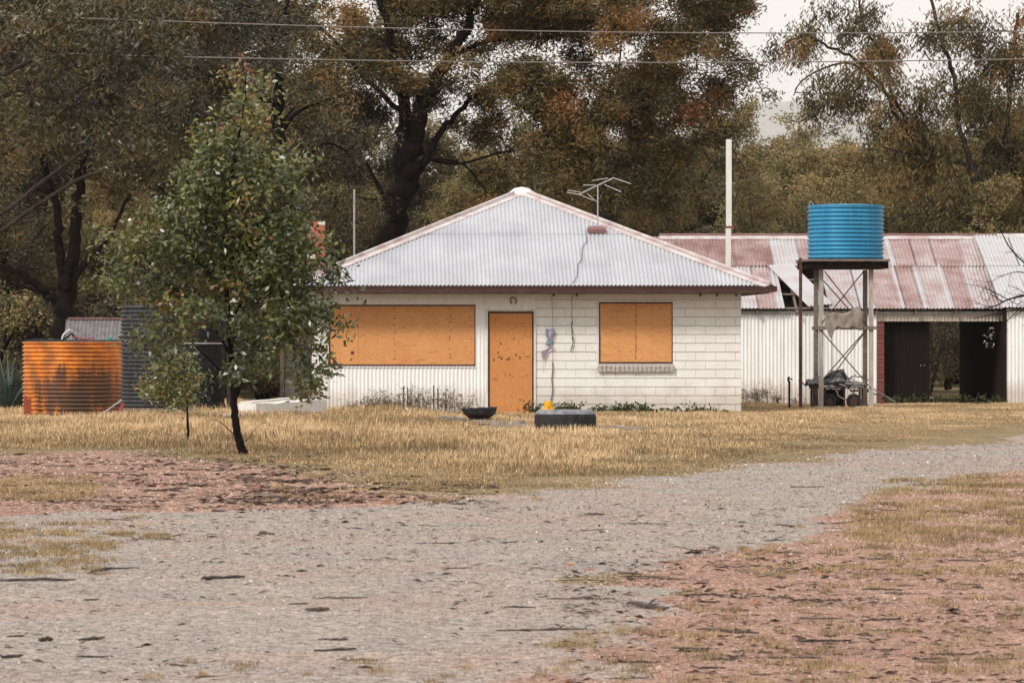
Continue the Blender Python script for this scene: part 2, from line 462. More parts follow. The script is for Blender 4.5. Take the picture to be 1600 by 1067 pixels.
def groundmat():
    t = NT('ground_surface')
    tc = t.new('ShaderNodeTexCoord'); v = tc.outputs['Object']
    rd = t.attr('m_road'); rr = t.attr('m_red')
    e1 = t.noise(v, 3.0, 6, 0.7); e2 = t.noise(v, 9.0, 5, 0.7)
    def soft(m, amt=0.55):
        s = t.math('ADD', m, t.math('MULTIPLY', t.math('SUBTRACT', t.math('ADD', t.math('MULTIPLY', e1, 0.6), t.math('MULTIPLY', e2, 0.4)), 0.5), amt*2))
        return t.ramp(s, [(0.42,0.0),(0.58,1.0)])
    # soils
    mid = t.noise(v, 1.1, 5, 0.65); mid2 = t.noise(v, 0.35, 4, 0.6)
    def vor(scale, stops):
        vo = t.new('ShaderNodeTexVoronoi'); vo.inputs['Scale'].default_value = scale
        t.link(v, vo.inputs['Vector'])
        sx = t.new('ShaderNodeSeparateColor'); t.link(vo.outputs['Color'], sx.inputs[0])
        return t.ramp(sx.outputs[0], stops), vo.outputs['Distance']
    vc, vd = vor(30, [(0.0,0.5),(0.5,0.97),(1.0,1.42)])
    straw = t.mix(t.ramp(mid, [(0.35,0.0),(0.65,1.0)]), (0.27,0.195,0.10), (0.17,0.13,0.07))
    road = t.mix(t.ramp(mid, [(0.38,0.0),(0.62,1.0)]), (0.29,0.25,0.222), (0.345,0.29,0.242))
    road = t.mix(t.ramp(mid2, [(0.46,0.0),(0.66,0.85)]), road, (0.34,0.245,0.195))
    red = t.mix(t.ramp(mid, [(0.35,0.0),(0.65,1.0)]), (0.255,0.142,0.102), (0.37,0.222,0.168))
    red = t.mix(t.ramp(t.noise(v, 2.3, 5, 0.7), [(0.55,0.0),(0.75,0.6)]), red, (0.27,0.18,0.13))
    col = t.mix(soft(rr), straw, red)
    col = t.mix(soft(rd), col, road)
    col = t.mix(1.0, col, vc, 'MULTIPLY')
    hn = t.noise(v, 55.0, 3, 0.7)
    h = t.math('ADD', t.math('MULTIPLY', vd, -1.2), t.math('MULTIPLY', hn, 0.5))
    t.bump(h, 0.7, 0.012)
    return t.out(col, 0.95, 0, 0.15)
M['ground'] = groundmat()
def stonemat():
    t = NT('loose_stone')
    col = t.ramp(t.attr(), [(0.0,(0.09,0.075,0.07)),(0.2,(0.18,0.152,0.134)),(0.45,(0.44,0.385,0.34)),(0.5,(0.14,0.08,0.058)),(0.7,(0.32,0.20,0.145)),(0.96,(0.60,0.47,0.38)),(1.0,(0.80,0.77,0.74))])
    return t.out(col, 0.85, 0, 0.2)
M['stone'] = stonemat()
M['litter'] = leafmat('leaf_litter', [(0.0,(0.035,0.025,0.02)),(0.5,(0.10,0.07,0.055)),(0.85,(0.20,0.14,0.10)),(1.0,(0.36,0.14,0.06))], 0.8, 0.05, 0.2)
def hillmat():
    t = NT('far_hill'); n = t.noise(t.obj(), 0.02, 6, 0.7)
    return t.out(t.mix(n, (0.04,0.045,0.03), (0.08,0.075,0.045)), 1.0, 0, 0.0)
M['hill'] = hillmat()

# ------------------------------------------------------------------ ground
ROAD = [(-500,835),(-200,822),(0,812),(130,803),(350,800),(600,794),(700,785),(870,765),(1000,748),(1200,724),(1400,706),(1500,695),(1600,683),(1750,668),(2100,655),
        (2100,680),(1900,700),(1750,722),(1600,738),(1500,752),(1400,772),(1340,795),(1240,830),(1150,862),(1060,882),(980,915),(900,965),(850,1010),(820,1067),(800,1180),(700,1500),(-500,1500)]
RED1 = [(-500,672),(-200,690),(0,712),(150,707),(300,713),(400,730),(480,746),(600,765),(705,777),(720,800),(600,820),(350,830),(130,835),(0,845),(-200,860),(-500,880)]
RED2 = [(2100,672),(1900,690),(1750,710),(1600,725),(1500,738),(1400,752),(1300,778),(1200,805),(1080,835),(960,870),(880,910),(800,965),(740,1010),(700,1067),(660,1180),(500,1500),(2600,1500)]
def wpoly(P): return np.array([gnd(*p) for p in P])
def sdist(P, x, y):
    """signed distance in metres (positive inside), screen-compressed in depth so edges look even"""
    inside = np.zeros(x.shape, bool); dmin = np.full(x.shape, 1e9)
    n = len(P)
    for i in range(n):
        ax, ay = P[i]; bx, by = P[(i+1) % n]
        c = ((ay > y) != (by > y))
        with np.errstate(divide='ignore', invalid='ignore'):
            xi = (bx-ax)*(y-ay)/(by-ay+1e-12)+ax
        inside ^= c & (x < xi)
        dx, dy = bx-ax, by-ay
        tt = np.clip(((x-ax)*dx+(y-ay)*dy)/(dx*dx+dy*dy+1e-12), 0, 1)
        dmin = np.minimum(dmin, np.hypot(x-(ax+tt*dx), y-(ay+tt*dy)))
    return np.where(inside, dmin, -dmin)
PR, P1, P2 = wpoly(ROAD), wpoly(RED1), wpoly(RED2)
def masks(x, y):
    nz = (fbm(x/1.3, y/2.5, 5)-0.5)*1.6 + (fbm(x/0.3, y/0.6, 9)-0.5)*0.5
    r = sdist(PR, x, y) + nz
    d = np.maximum(sdist(P1, x, y), sdist(P2, x, y)) + nz*1.2
    s = lambda q: np.clip(0.5+q/0.9, 0, 1)
    return s(r), s(d), r, d

fx = np.arange(-13, 19.01, 0.16); fy = np.arange(17, 112.01, 0.2)
gx = np.concatenate([[-15000,-1500,-500,-200,-90,-50,-30,-20,-16], fx, [22,27,36,60,100,220,500,1500,25000]])
gy = np.concatenate([[-300,-100,-40,-10,2,8,12,15], fy, [115,120,130,150,190,260,400,700,1300,2500,30500]])
GX, GYY = np.meshgrid(gx, gy)
xx, yy = GX.ravel(), GYY.ravel()
mr, md, rr_, dd_ = masks(xx, yy)
infine = (xx > -500) & (xx < 500)
VG = np.stack([xx, yy, gz(xx, yy)], 1)
nx = len(gx); ny = len(gy)
ii = np.arange(nx-1)[None,:] + nx*np.arange(ny-1)[:,None]
Q = np.stack([ii, ii+1, ii+nx+1, ii+nx], -1).reshape(-1,4)
cr = mr[Q].mean(1); cdm = md[Q].mean(1)
sel_road = cr > 0.5
sel_dirt = (~sel_road) & (cdm > 0.5)
sel_g = ~(sel_road | sel_dirt)
def ground_obj(name, sel):
    q = Q[sel]; used = np.unique(q); mp = np.full(len(VG), -1); mp[used] = np.arange(len(used))
    o = mesh_np(name, VG[used], mp[q], M['ground'], smooth=True)
    for an, arr in (('m_road', mr), ('m_red', md)):
        a = o.data.attributes.new(an, 'FLOAT', 'POINT'); a.data.foreach_set('value', arr[used].astype(np.float32))
    o['kind'] = 'structure'
    return o
ground_obj('ground', sel_g); ground_obj('gravel_road', sel_road); ground_obj('dirt', sel_dirt)

# far hill in the haze
hx = np.linspace(-1500, 2600, 160); hy = np.linspace(1900, 3300, 24)
HX, HYY = np.meshgrid(hx, hy)
ridge = 66 + 56*np.exp(-((HX-250)/110.0)**2) + 14*np.sin(HX/130.0) + 10*(fbm(HX/25, HYY/60, 3)-0.5)
HZ = ridge*np.sin(np.clip((HYY-1900)/1400, 0, 1)*math.pi) - 6
ii = np.arange(159)[None,:] + 160*np.arange(23)[:,None]
mesh_np('hill', np.stack([HX.ravel()*9, HYY.ravel()*9, HZ.ravel()*9], 1), np.stack([ii, ii+1, ii+161, ii+160], -1).reshape(-1,4), M['hill'], smooth=True)['kind'] = 'structure'

# ------------------------------------------------------------------ house
YH = 93.75
hxp = lambda px: X(px, YH)
hzp = lambda py: Z(py, YH)
house = thing('house', (hxp(822), YH, 0), 'white single-storey house with boarded openings and a galvanised pyramid roof', 'house')
WL, WR = hxp(487), hxp(1158)
TOP = 2.37
W1 = (hxp(514), hxp(743), hzp(572), hzp(476)); DR = (hxp(763), hxp(833), 0.0, hzp(487)); W2 = (hxp(936), hxp(1051), hzp(568), hzp(472))
DEP = 8.4
# core walls
b = MB()
y0, y1 = YH+0.03, YH+0.22
b.box(WL, W1[0], y0, y1, 0, TOP); b.box(W1[0], W1[1], y0, y1, 0, W1[2]); b.box(W1[0], W1[1], y0, y1, W1[3], TOP)
b.box(W1[1], DR[0], y0, y1, 0, TOP); b.box(DR[0], DR[1], y0, y1, DR[3], TOP)
b.box(DR[1], W2[0], y0, y1, 0, TOP); b.box(W2[0], W2[1], y0, y1, 0, W2[2]); b.box(W2[0], W2[1], y0, y1, W2[3], TOP)
b.box(W2[1], WR, y0, y1, 0, TOP)
b.box(WL, WL+0.2, y1, YH+DEP-0.2, 0, TOP); b.box(WR-0.2, WR, y1, YH+DEP-0.2, 0, TOP); b.box(WL, WR, YH+DEP-0.2, YH+DEP, 0, TOP)
# painted blocks in front of the core (right part and left column)
def blocks(x0, x1, holes, ztop=TOP, course=0.1705, blen=0.39):
    nz = int(math.ceil(ztop/course))
    for k in range(nz):
        z0 = k*course; z1 = min(z0+course-0.010, ztop)
        x = x0 - (blen/2 if k % 2 else 0)
        while x < x1:
            a = max(x, x0); c = min(x+blen-0.0018, x1); x += blen
            if c-a < 0.03: continue
            segs = [(a, c, z0, z1)]
            for hx0, hx1, hz0, hz1 in holes:
                ns = []
                for (p, q, r, s) in segs:
                    if q <= hx0 or p >= hx1 or s <= hz0 or r >= hz1: ns.append((p,q,r,s)); continue
                    if p < hx0: ns.append((p, hx0, r, s))
                    if q > hx1: ns.append((hx1, q, r, s))
                    pp, qq = max(p, hx0), min(q, hx1)
                    if r < hz0: ns.append((pp, qq, r, hz0))
                    if s > hz1: ns.append((pp, qq, hz1, s))
                segs = ns
            for (p, q, r, s) in segs:
                if q-p < 0.005 or s-r < 0.005: continue
                off = random.uniform(-0.0006, 0.0006)
                j = lambda: random.uniform(-0.0012, 0.0012)
                yf = YH+off
                b.add([(p+0.002,yf+j(),r+0.003+j()),(q-0.002,yf+j(),r+0.003+j()),(q-0.002,yf+j(),s-0.003+j()),(p+0.002,yf+j(),s-0.003+j()),
                       (p,yf+0.012,r),(q,yf+0.012,r),(q,yf+0.012,s),(p,yf+0.012,s),
                       (p,YH+0.03,r),(q,YH+0.03,r),(q,YH+0.03,s),(p,YH+0.03,s)],
                      [(0,1,2,3),(4,5,1,0),(5,6,2,1),(6,7,3,2),(7,4,0,3),(8,9,5,4),(9,10,6,5),(10,11,7,6),(11,8,4,7)], 1)
blocks(DR[1]+0.055, WR, [W2])
blocks(WL, hxp(512), [])
for k in range(4): b.box(W2[0]-0.001,W2[0],y0,y0+0.001,W2[2],W2[2]+0.001)
wall = b.build('wall', [M['mortar'], M['block']], house)
# corrugated cladding of the left part
b = MB()
cx0, cx1 = hxp(513), hxp(838)
yc = YH-0.002
def cl(x0, x1, z0, z1): b.corr((x0, yc, z0), (1,0,0), (0,0,1), x1-x0, 0, z1-z0, 0.076, 0.011, (0,-1,0), 1, 6)
cl(cx0, DR[0]-0.03, W1[3]+0.0, TOP); cl(cx0, W1[1], 0.02, W1[2]); cl(W1[1], DR[0]-0.03, 0.02, W1[3]); cl(DR[0]-0.03, cx1, DR[3]+0.03, TOP)
b.build('corrugated_cladding', M['clad'], house, smooth=True)
b = MB(); b.box(W1[0]-0.03, W1[0]-0.004, YH-0.02, YH+0.02, 0.02, TOP-0.02); b.build('trim', M['trim'], house)
b = MB(); b.box(DR[1]+0.012, DR[1]+0.055, YH-0.028, YH+0.03, 0.0, DR[3]+0.05); b.build('trim', M['trim'], house)
b = MB(); b.box(DR[0]-0.045, DR[0]-0.008, YH-0.028, YH+0.03, 0.0, DR[3]+0.05); b.build('trim', M['trim'], house)
b = MB(); b.box(W2[0]-0.035, W2[0]-0.004, YH-0.012, YH+0.03, W2[2], W2[3]+0.03); b.build('trim', M['trim'], house)
b = MB(); b.box(W1[0]-0.004, W1[1]+0.01, YH-0.022, YH+0.0, W1[2]-0.03, W1[2]-0.008); b.build('trim', M['trim'], house)
# boarded openings
def board(kind, R, mat, vertical, splits, rows, label):
    x0, x1, z0, z1 = R
    f = MB(); t_ = 0.018
    ya, yb = YH-0.005, YH+0.06
    f.box(x0, x0+t_, ya, yb, z0, z1); f.box(x1-t_*0.7, x1, ya, yb, z0, z1)
    f.box(x0+t_, x1-t_*0.7, ya, yb, z1-0.028, z1)
    if kind != 'door': f.box(x0+t_, x1-t_*0.7, ya, yb, z0, z0+0.03)
    root = f.build(kind, M['gutter'] if kind != 'door' else M['black'], house)
    root['label'] = label
    ax, bx_, az, bz = x0+t_+0.002, x1-t_*0.7-0.002, z0+(0.032 if kind != 'door' else 0.0), z1-0.03
    edges = [ax] + [ax+(bx_-ax)*s for s in splits] + [bx_]
    for i in range(len(edges)-1):
        p = MB(); e0, e1 = edges[i]+0.0015, edges[i+1]-0.0015
        yf = YH+0.014+0.004*(i % 2)
        p.box(e0, e1, yf, yf+0.017, az, bz)
        for kx, kz, rx, rz, mi in rows:
            X_ = ax+(bx_-ax)*kx; Z_ = az+(bz-az)*kz
            if not (e0+rx < X_ < e1-rx): continue
            vs = []
            for q in range(8):
                a = q*math.pi/4+0.3
                vs.append((X_+1.5*rx*math.cos(a)*random.uniform(.8,1.15), yf-0.0015, Z_+1.35*rz*math.sin(a)*random.uniform(.8,1.15)))
            p.add(vs, [tuple(range(8))], mi)
        p.build('plywood_sheet', [mat, M['knot'], M['knot_soft']], root)
def rowcol(xf, n, rx, rz, mi, jit=0.02, a=0.04, c=0.97):
    return [(xf+random.uniform(-jit,jit)*0.25, a+(c-a)*(i+random.uniform(.2,.8))/n, rx*random.uniform(.7,1.2), rz*random.uniform(.7,1.2), mi) for i in range(n)]
rows1 = rowcol(0.447,11,0.009,0.012,1,0.02) + rowcol(0.33,11,0.008,0.01,2) + rowcol(0.24,7,0.010,0.012,2) + rowcol(0.83,9,0.010,0.014,1) + rowcol(0.735,8,0.008,0.01,2) + rowcol(0.58,4,0.01,0.012,2,0.1) + rowcol(0.97,4,0.012,0.012,2)
rows1 += [(0.14,0.86,0.016,0.02,1),(0.15,0.40,0.022,0.018,1),(0.155,0.20,0.026,0.03,1),(0.145,0.08,0.016,0.014,1),(0.19,0.66,0.010,0.02,1),(0.19,0.15,0.018,0.012,2)]
board('window', W1, M['ply'], False, [0.195], rows1, 'wide window boarded over with orange plywood')
rows2 = rowcol(0.50,24,0.010,0.010,1,0.02,0.02,0.99) + rowcol(0.73,14,0.007,0.01,2) + rowcol(0.25,8,0.008,0.01,2,0.1) + rowcol(0.92,9,0.008,0.01,2)
board('window', W2, M['ply'], False, [], rows2, 'smaller window boarded over with orange plywood')
rowsd = [(random.uniform(.05,.95), 0.55+random.uniform(-.03,.03), 0.014, 0.018, 1 if random.random()<.6 else 2) for _ in range(12)]
rowsd += [(random.uniform(.05,.95), 0.36+random.uniform(-.03,.03), 0.013, 0.016, 2) for _ in range(10)]
rowsd += [(random.uniform(.1,.9), random.uniform(.6,.98), 0.012, 0.015, 1 if random.random()<.4 else 2) for _ in range(14)]
board('door', DR, M['plyv'], True, [], rowsd, 'doorway boarded over with orange plywood')
# white head band and maroon strip + sill of the smaller window
b = MB()
n = 17; sx0, sx1 = hxp(934), hxp(1053)
for i in range(n):
    a = sx0+(sx1-sx0)*i/n; c = sx0+(sx1-sx0)*(i+1)/n-0.008
    dz = random.uniform(-0.006, 0.006); dy = random.uniform(-0.006,0.006)
    b.add([(a,YH-0.07+dy,W2[2]-0.165+dz),(c,YH-0.07+dy,W2[2]-0.165+dz),(c,YH+0.0,W2[2]-0.15),(a,YH+0.0,W2[2]-0.15),
           (a,YH-0.085+dy,W2[2]-0.05+dz),(c,YH-0.085+dy,W2[2]-0.05+dz),(c,YH+0.005,W2[2]-0.002),(a,YH+0.005,W2[2]-0.002)],
          [(0,3,2,1),(4,5,6,7),(0,1,5,4),(1,2,6,5),(2,3,7,6),(3,0,4,7)])
b.build('brick_sill', M['sill'], house, bevel=0.006)
# roof
AX = X(815, 97.8)
EY = 93.12
ER = X(1203, EY); Wd = ER-AX; EL = AX-Wd
AY = EY+Wd
EZ = Z(446, EY); AZ = Z(299, AY)
def roof_face(b, A, B, apex, rows=((0,0.56,0.0),(0.53,1.0,0.009))):
    A = Vector(A); B = Vector(B); P = Vector(apex)
    U = (B-A).normalized(); L = (B-A).length
    mid = (A+B)/2; V = (P-mid); VL = V.length; V.normalize(); N = U.cross(V).normalized()
    for f0, f1, lift in rows:
        def lim(u, f1=f1):
            e = VL*(1-abs(u-L/2)/(L/2)) - 0.07
            return max(min(e, VL*f1), VL*f0 if VL*f0 < e else VL*f0)
        b.corr(A+N*lift, U, V, L, VL*f0, lim, 0.079, 0.0135, N, 1, 6)
b = MB()
c1, c2, c3, c4 = (EL,EY,EZ), (ER,EY,EZ), (ER,EY+2*Wd,EZ), (EL,EY+2*Wd,EZ)
ap = (AX, AY, AZ)
roof_face(b, c1, c2, ap); roof_face(b, c2, c3, ap); roof_face(b, c3, c4, ap); roof_face(b, c4, c1, ap)
roof = b.build('roof', M['roof'], house, smooth=True)
P = Vector(ap)
for a_, n1, n2 in ((c1, c2, c4), (c2, c1, c3), (c3, c4, c2), (c4, c3, c1)):
    b = MB()
    A = Vector(a_)
    hd = (P-A).normalized()
    up = Vector((0,0,1))
    for nb in (n1, n2):
        e = (Vector(nb)-A).normalized()
        fn = hd.cross(e).normalized()
        if fn.z < 0: fn = -fn
        inn = fn.cross(hd).normalized()
        if inn.dot(e) < 0: inn = -inn
        o0 = A + fn*0.022 - hd*0.02; o1 = P + fn*0.022 - hd*0.12
        wdt = 0.175
        b.add([o0+up*0.012, o1+up*0.012, o1+inn*wdt, o0+inn*wdt, o0+inn*wdt-fn*0.02, o1+inn*wdt-fn*0.02], [(0,1,2,3),(3,2,5,4)], 0)
        # dark fold line along the cap
        b.add([o0+inn*0.045+fn*0.004+up*0.008, o1+inn*0.045+fn*0.004+up*0.008, o1+inn*0.062+fn*0.004+up*0.008, o0+inn*0.062+fn*0.004+up*0.008], [(0,1,2,3)], 1)
    n = 14
    b.tube([A+(P-A)*(i/n)*0.97+up*0.045 for i in range(n+1)], 0.03, 8, 0)
    b.build('hip_capping', [M['cap'], M['cap_dark']], roof, smooth=False)
b = MB()
b.lathe(AX, AY, [(0.27,AZ-0.09),(0.255,AZ-0.02),(0.15,AZ+0.06),(0.0,AZ+0.09)], 10)
b.build('apex_cap', M['white_cap'], roof)
# small red vent under the aerial
vx, vy = X(932, 95.7), 95.7
vz = EZ + (vy-EY)*(AZ-EZ)/Wd
sl = (AZ-EZ)/Wd
b = MB()
b.add([(vx-0.17,vy+0.22,vz+0.22*sl+0.02),(vx+0.15,vy+0.22,vz+0.22*sl+0.02),(vx+0.19,vy-0.12,vz+0.055),(vx-0.19,vy-0.12,vz+0.055),
       (vx-0.15,vy+0.02,vz+0.125),(vx+0.13,vy+0.02,vz+0.125),(vx+0.19,vy-0.12,vz-0.02),(vx-0.19,vy-0.12,vz-0.02)],
      [(3,2,5,4),(4,5,1,0),(0,3,4),(2,1,5),(7,6,2,3)], 0)
b.build('roof_vent', M['cap_dark'], roof)
# gutter, fascia, soffit
b = MB()
gz0, gz1 = EZ-0.125, EZ-0.018
def gut(x0, x1, ya, yb):
    b.box(x0, x1, ya, ya+0.012, gz0, gz1); b.box(x0, x1, ya+0.012, yb, gz0, gz0+0.012)
    b.box(x0, x1, ya-0.012, ya, gz1-0.02, gz1+0.001)
gut(EL-0.1, ER+0.13, EY-0.11, EY+0.0)
b.box(ER+0.02, ER+0.13, EY+0.0, EY+2*Wd, gz0, gz1-0.004); b.box(EL-0.10, EL-0.012, EY+0.0, EY+2*Wd, gz0, gz1-0.004)
b.build('gutter', M['gutter'], house)
b = MB()
b.box(EL+0.04, ER-0.04, EY+0.02, EY+0.05, gz0-0.03, gz1-0.02)
b.box(EL+0.04, ER-0.04, EY+2*Wd-0.05, EY+2*Wd-0.02, gz0-0.03, gz1-0.02)
b.box(EL+0.01, EL+0.04, EY+0.02, EY+2*Wd-0.02, gz0-0.031, gz1-0.021); b.box(ER-0.04, ER-0.01, EY+0.02, EY+2*Wd-0.02, gz0-0.031, gz1-0.021)
b.box(EL+0.04, ER-0.04, EY+0.05, YH-0.02, gz0-0.012, gz0+0.012)
b.box(WR+0.01, ER-0.04, YH-0.02, EY+2*Wd-0.05, gz0-0.012, gz0+0.012)
b.box(EL+0.04, WL-0.01, YH-0.02, EY+2*Wd-0.05, gz0-0.012, gz0+0.012)
b.box(hxp(495), WR-0.02, YH-0.028, YH-0.004, TOP-0.045, TOP+0.0)
for px in (865, 901, 1094, 1120, 1150): 
    xk = hxp(px); b.box(xk-0.02, xk+0.02, YH-0.05, YH-0.03, TOP-0.10, TOP-0.02)
b.build('fascia', M['fascia'], house)
# chimney of orange brick behind the left hip
ch = MB()
cyy = 99.6; cw0, cw1 = X(480, cyy), X(508, cyy); zt = Z(346, cyy)
ck = 0.086
k = 0; z = 2.6
while z < zt:
    z2 = min(z+ck-0.008, zt)
    off = 0.1 if k % 2 else 0
    x = cw0
    while x < cw1-0.01:
        xe = min(x+0.22-(0.1 if (k % 2 and x == cw0) else 0), cw1)
        ch.box(x+0.003, xe-0.003, cyy, cyy+0.4, z, z2, 0 if random.random() < .8 else 1); x = xe
    z += ck; k += 1
ch.box(cw0+0.008, cw1-0.008, cyy+0.01, cyy+0.39, 2.5, zt-0.01, 1)
ch.build('chimney', [M['brick_orange'], M['mortar']], roof)
# lean-to / carport on the left side: recessed panels, white beam
yl = 98.2
b = MB()
b.box(X(440,yl), WL-0.002, yl, yl+0.05, 0.62, TOP-0.12, 0); b.box(X(440,yl)-0.03, X(440,yl)+0.05, yl-0.06, yl, 0.0, TOP-0.12, 2)
b.box(X(441,yl)+0.05, WL-0.002, yl-0.008, yl+0.042, 0.0, 0.62, 1)
b.build('side_porch_wall', [M['greypanel'], M['lightpanel'], M['greywood']], house)
b = MB()
b.box(X(352,97), X(438,97), 97.0, 97.09, Z(472,97), Z(465,97), 0)
b.box(X(354,97), X(360,97), 97.0, 97.08, 0.0, Z(472,97)-0.002, 1)
b.build('porch_beam', [M['white_board'], M['greywood']], house)
# horseshoe, hanging chain, conduit on the wall
b = MB()
pts = []
for i in range(13):
    a = math.radians(-60+300*i/12)+math.pi*0.5+math.radians(30)
    pts.append((hxp(802)+0.058*math.sin(math.radians(-150+300*i/12)), YH-0.03, hzp(470)+0.066*-math.cos(math.radians(-150+300*i/12))*-1))
b.tube(pts, 0.011, 6)
o = b.build('horseshoe', M['rust'], loc=(hxp(802), YH-0.02, hzp(470)))
tag(o, 'rusty horseshoe nailed to the wall above the boarded door', 'horseshoe')
b = MB()
pts = []
for k in range(24):
    f_ = k/23; zc = TOP-0.03-(TOP-0.03-hzp(549))*f_
    pts.append((hxp(893.5)+0.006*math.sin(k*1.3)+(0.022*math.sin((f_-.7)*14) if f_ > .7 else 0), YH-0.035, zc))
b.tube(pts, [0.005 if k < 12 else 0.008+0.006*(k % 3 == 0) for k in range(24)], 6)
o = b.build('hanging_cable', M['hose'], loc=(hxp(893), YH-0.03, TOP))
tag(o, 'loose black cable end hanging down the wall between door and smaller window', 'cable')
b = MB(); pts = []
for k in range(9):
    px_ = 917-20*k/8+2.5*math.sin(k*2.1); f_ = (1-k/8)**1.0
    yk = EY+0.05+f_*(95.45-EY-0.05); pts.append((X(px_,yk), yk, EZ+(yk-EY)*(AZ-EZ)/Wd+0.028))
b.tube(pts, 0.007, 5); b.build('cable', M['hose'], roof)
b = MB()
b.tube([(hxp(863)+0.01*math.sin(k*1.1)+(0.0 if k < 6 else -0.03*(k-6)/6), YH-0.025, hzp(566)-(k/12)*(hzp(566)-0.05)) for k in range(13)], 0.011, 6)
b.tube([(hxp(862), YH-0.022, TOP-0.06), (hxp(863.5), YH-0.022, hzp(500)), (hxp(863), YH-0.022, hzp(566))], 0.004, 5)
o = b.build('conduit', M['greywood'], loc=(hxp(862), YH-0.02, 0.0))
tag(o, 'thin grey conduit running down the white block wall beside the door', 'pipe')
# plastic windmill remains
wm = thing('wall_ornament', (hxp(856), YH-0.03, hzp(535)), 'tattered blue, pink and mauve plastic ornament hanging beside the door', 'ornament')
def scrap(pts, mat, name):
    b = MB(); n = len(pts)
    f = [(hxp(p[0]), YH-0.05-0.01*(i % 2), hzp(p[1])) for i, p in enumerate(pts)]
    bk = [(x, y+0.006, z) for x, y, z in f]
    b.add(f+bk, [tuple(range(n)), tuple(range(2*n-1, n-1, -1))] + [(i, i+n, (i+1) % n+n, (i+1) % n) for i in range(n)])
    return b.build(name, mat, wm)
scrap([(853,514),(858,514.5),(857,523),(856,529),(853,525)], M['film_blue'], 'blade')
scrap([(858,514),(862,516),(861,526),(857,530),(857,522)], M['film_pink'], 'blade')
scrap([(863,515),(868,514),(865,522),(862,529),(860,527)], M['film_blue'], 'blade')
scrap([(856,529),(863,528),(863,534),(858,540),(852,539),(853,535)], M['film_blue'], 'hub')
scrap([(846,549),(855,545),(864,541),(865,543),(856,548),(853,554),(849,562),(846,556)], M['film_mauve'], 'tail')
b = MB(); b.tube([(hxp(848.5), YH-0.045, hzp(561)), (hxp(849), YH-0.045, hzp(581))], 0.003, 4); b.build('string', M['wire'], wm)
b = MB(); b.tube([(hxp(862), YH-0.04, hzp(516)), (hxp(862), YH-0.004, hzp(513))], 0.004, 4); b.build('hook', M['rust'], wm)

# TV aerial
ta = thing('tv_antenna', (X(934,95.7), 95.7, vz+0.02), 'TV aerial on a thin mast rising from the house roof', 'antenna')
ya = 95.7
b = MB(); b.tube([at(934,361,ya), at(934,291,ya)], 0.014, 8); b.build('mast', M['antenna'], ta)
b = MB(); A_ = at(904.5,304,ya-0.4); B_ = at(959,278,ya+0.4); b.tube([A_, B_], 0.014, 8); b.build('boom', M['antenna'], ta)
for (p, q) in (((886,300.5),(911,305.5)),((887.5,297.5),(907,300.5)),((911,307),(928,313.5)),((912,289.5),(931,289.5)),((925,282.5),(950,278.5)),((945,289),(971,300)),((958,278),(986,287.5))):
    b = MB()
    tt = max(0,min(1,((p[0]+q[0])/2-904.5)/54.5))
    yy_ = ya-0.4+0.8*tt
    b.tube([at(*p, yy_+0.15), at(*q, yy_-0.15)], 0.008, 6); b.build('element', M['antenna'], ta)
b = MB(); b.tube([at(918,303,ya-0.05), at(935.5,318,ya-0.02)], 0.009, 6); b.build('strut', M['antenna'], ta)
# tall thin pole left, white flue right
b = MB(); pY = 104.5; b.tube([(X(553.5,pY),pY,0), at(553.5,296,pY)], 0.022, 8)
o = b.build('metal_pole', M['steel'], loc=(X(553.5,pY),pY,0)); tag(o, 'thin grey pole standing behind the left slope of the house roof', 'pole')
fl = thing('flue_pipe', (X(1138,104.3),104.3,0), 'tall white square flue standing between the house and the shed', 'flue')
b = MB(); fy = 104.3; fx0, fx1 = X(1134.6,fy), X(1143.4,fy)
b.box(fx0-0.003, fx1-0.012, fy, fy+0.12, 0, Z(356.5,fy)); b.build('lower_shaft', M['pipe_white'], fl, bevel=0.006)
b = MB(); b.box(fx0+0.003, fx1, fy, fy+0.12, Z(353.5,fy), Z(218,fy)); b.build('upper_shaft', M['pipe_white'], fl, bevel=0.006)
b = MB(); b.box(fx0-0.01, fx1+0.004, fy-0.008, fy+0.128, Z(356.5,fy), Z(353.5,fy)); b.build('joint', M['orange_post'], fl)

# ------------------------------------------------------------------ shed
YS = 107.0
sxp = lambda px: X(px, YS); szp = lambda py: Z(py, YS)
shed = thing('shed', (sxp(1300), YS, 0), 'long low corrugated iron shed with a rust-red patched roof and open bay', 'shed')
SE = szp(482); RY = 110.9; RZ = Z(371, RY); SEY = YS-0.22
Vs = Vector((0, RY-SEY, RZ-SE)); SL = Vs.length; Vs.normalize(); Ns = Vector((1,0,0)).cross(Vs)
s_of = lambda py: (lambda a: a)(0)
def slope_at(py):
    # distance up the slope of the point seen at height py
    lo, hi = 0.0, SL
    for _ in range(40):
        m = (lo+hi)/2; y = SEY+Vs.y*m; z = SE+Vs.z*m
        if HY-(z-H)*F/y > py: lo = m
        else: hi = m
    return lo
LAP = slope_at(417)
E = lambda px: X(px, SEY)
def sheet(x0, x1, v0, v1, tint, lift=0.0, ph=0.0):
    b = MB(); tint = 0.12+tint*0.72
    b.corr(Vector((x0, SEY, SE))+Ns*lift, (1,0,0), Vs, x1-x0, v0, v1, 0.082, 0.014, Ns, 1, 6, 0, tint)
    return b.build('roof_sheet', M['iron'], shed, smooth=True)
low = [(1040,1080,.55),(1080,1120,.6),(1120,1160,.35),(1160,1186,.12),(1186,1214,.62),(1214,1226.5,.15),
       (1296,1345,.33),(1345,1368,.1),(1368,1408,.62),(1408,1416,.14),(1416,1443,.78),(1443,1453,.16),(1453,1482,.42),(1482,1492,.12),(1492,1521,.8),(1521,1568,.36)]
for i, (a, c, t_) in enumerate(low): sheet(E(a), E(c), 0.0, LAP+0.12, t_, 0.004*(i % 2))
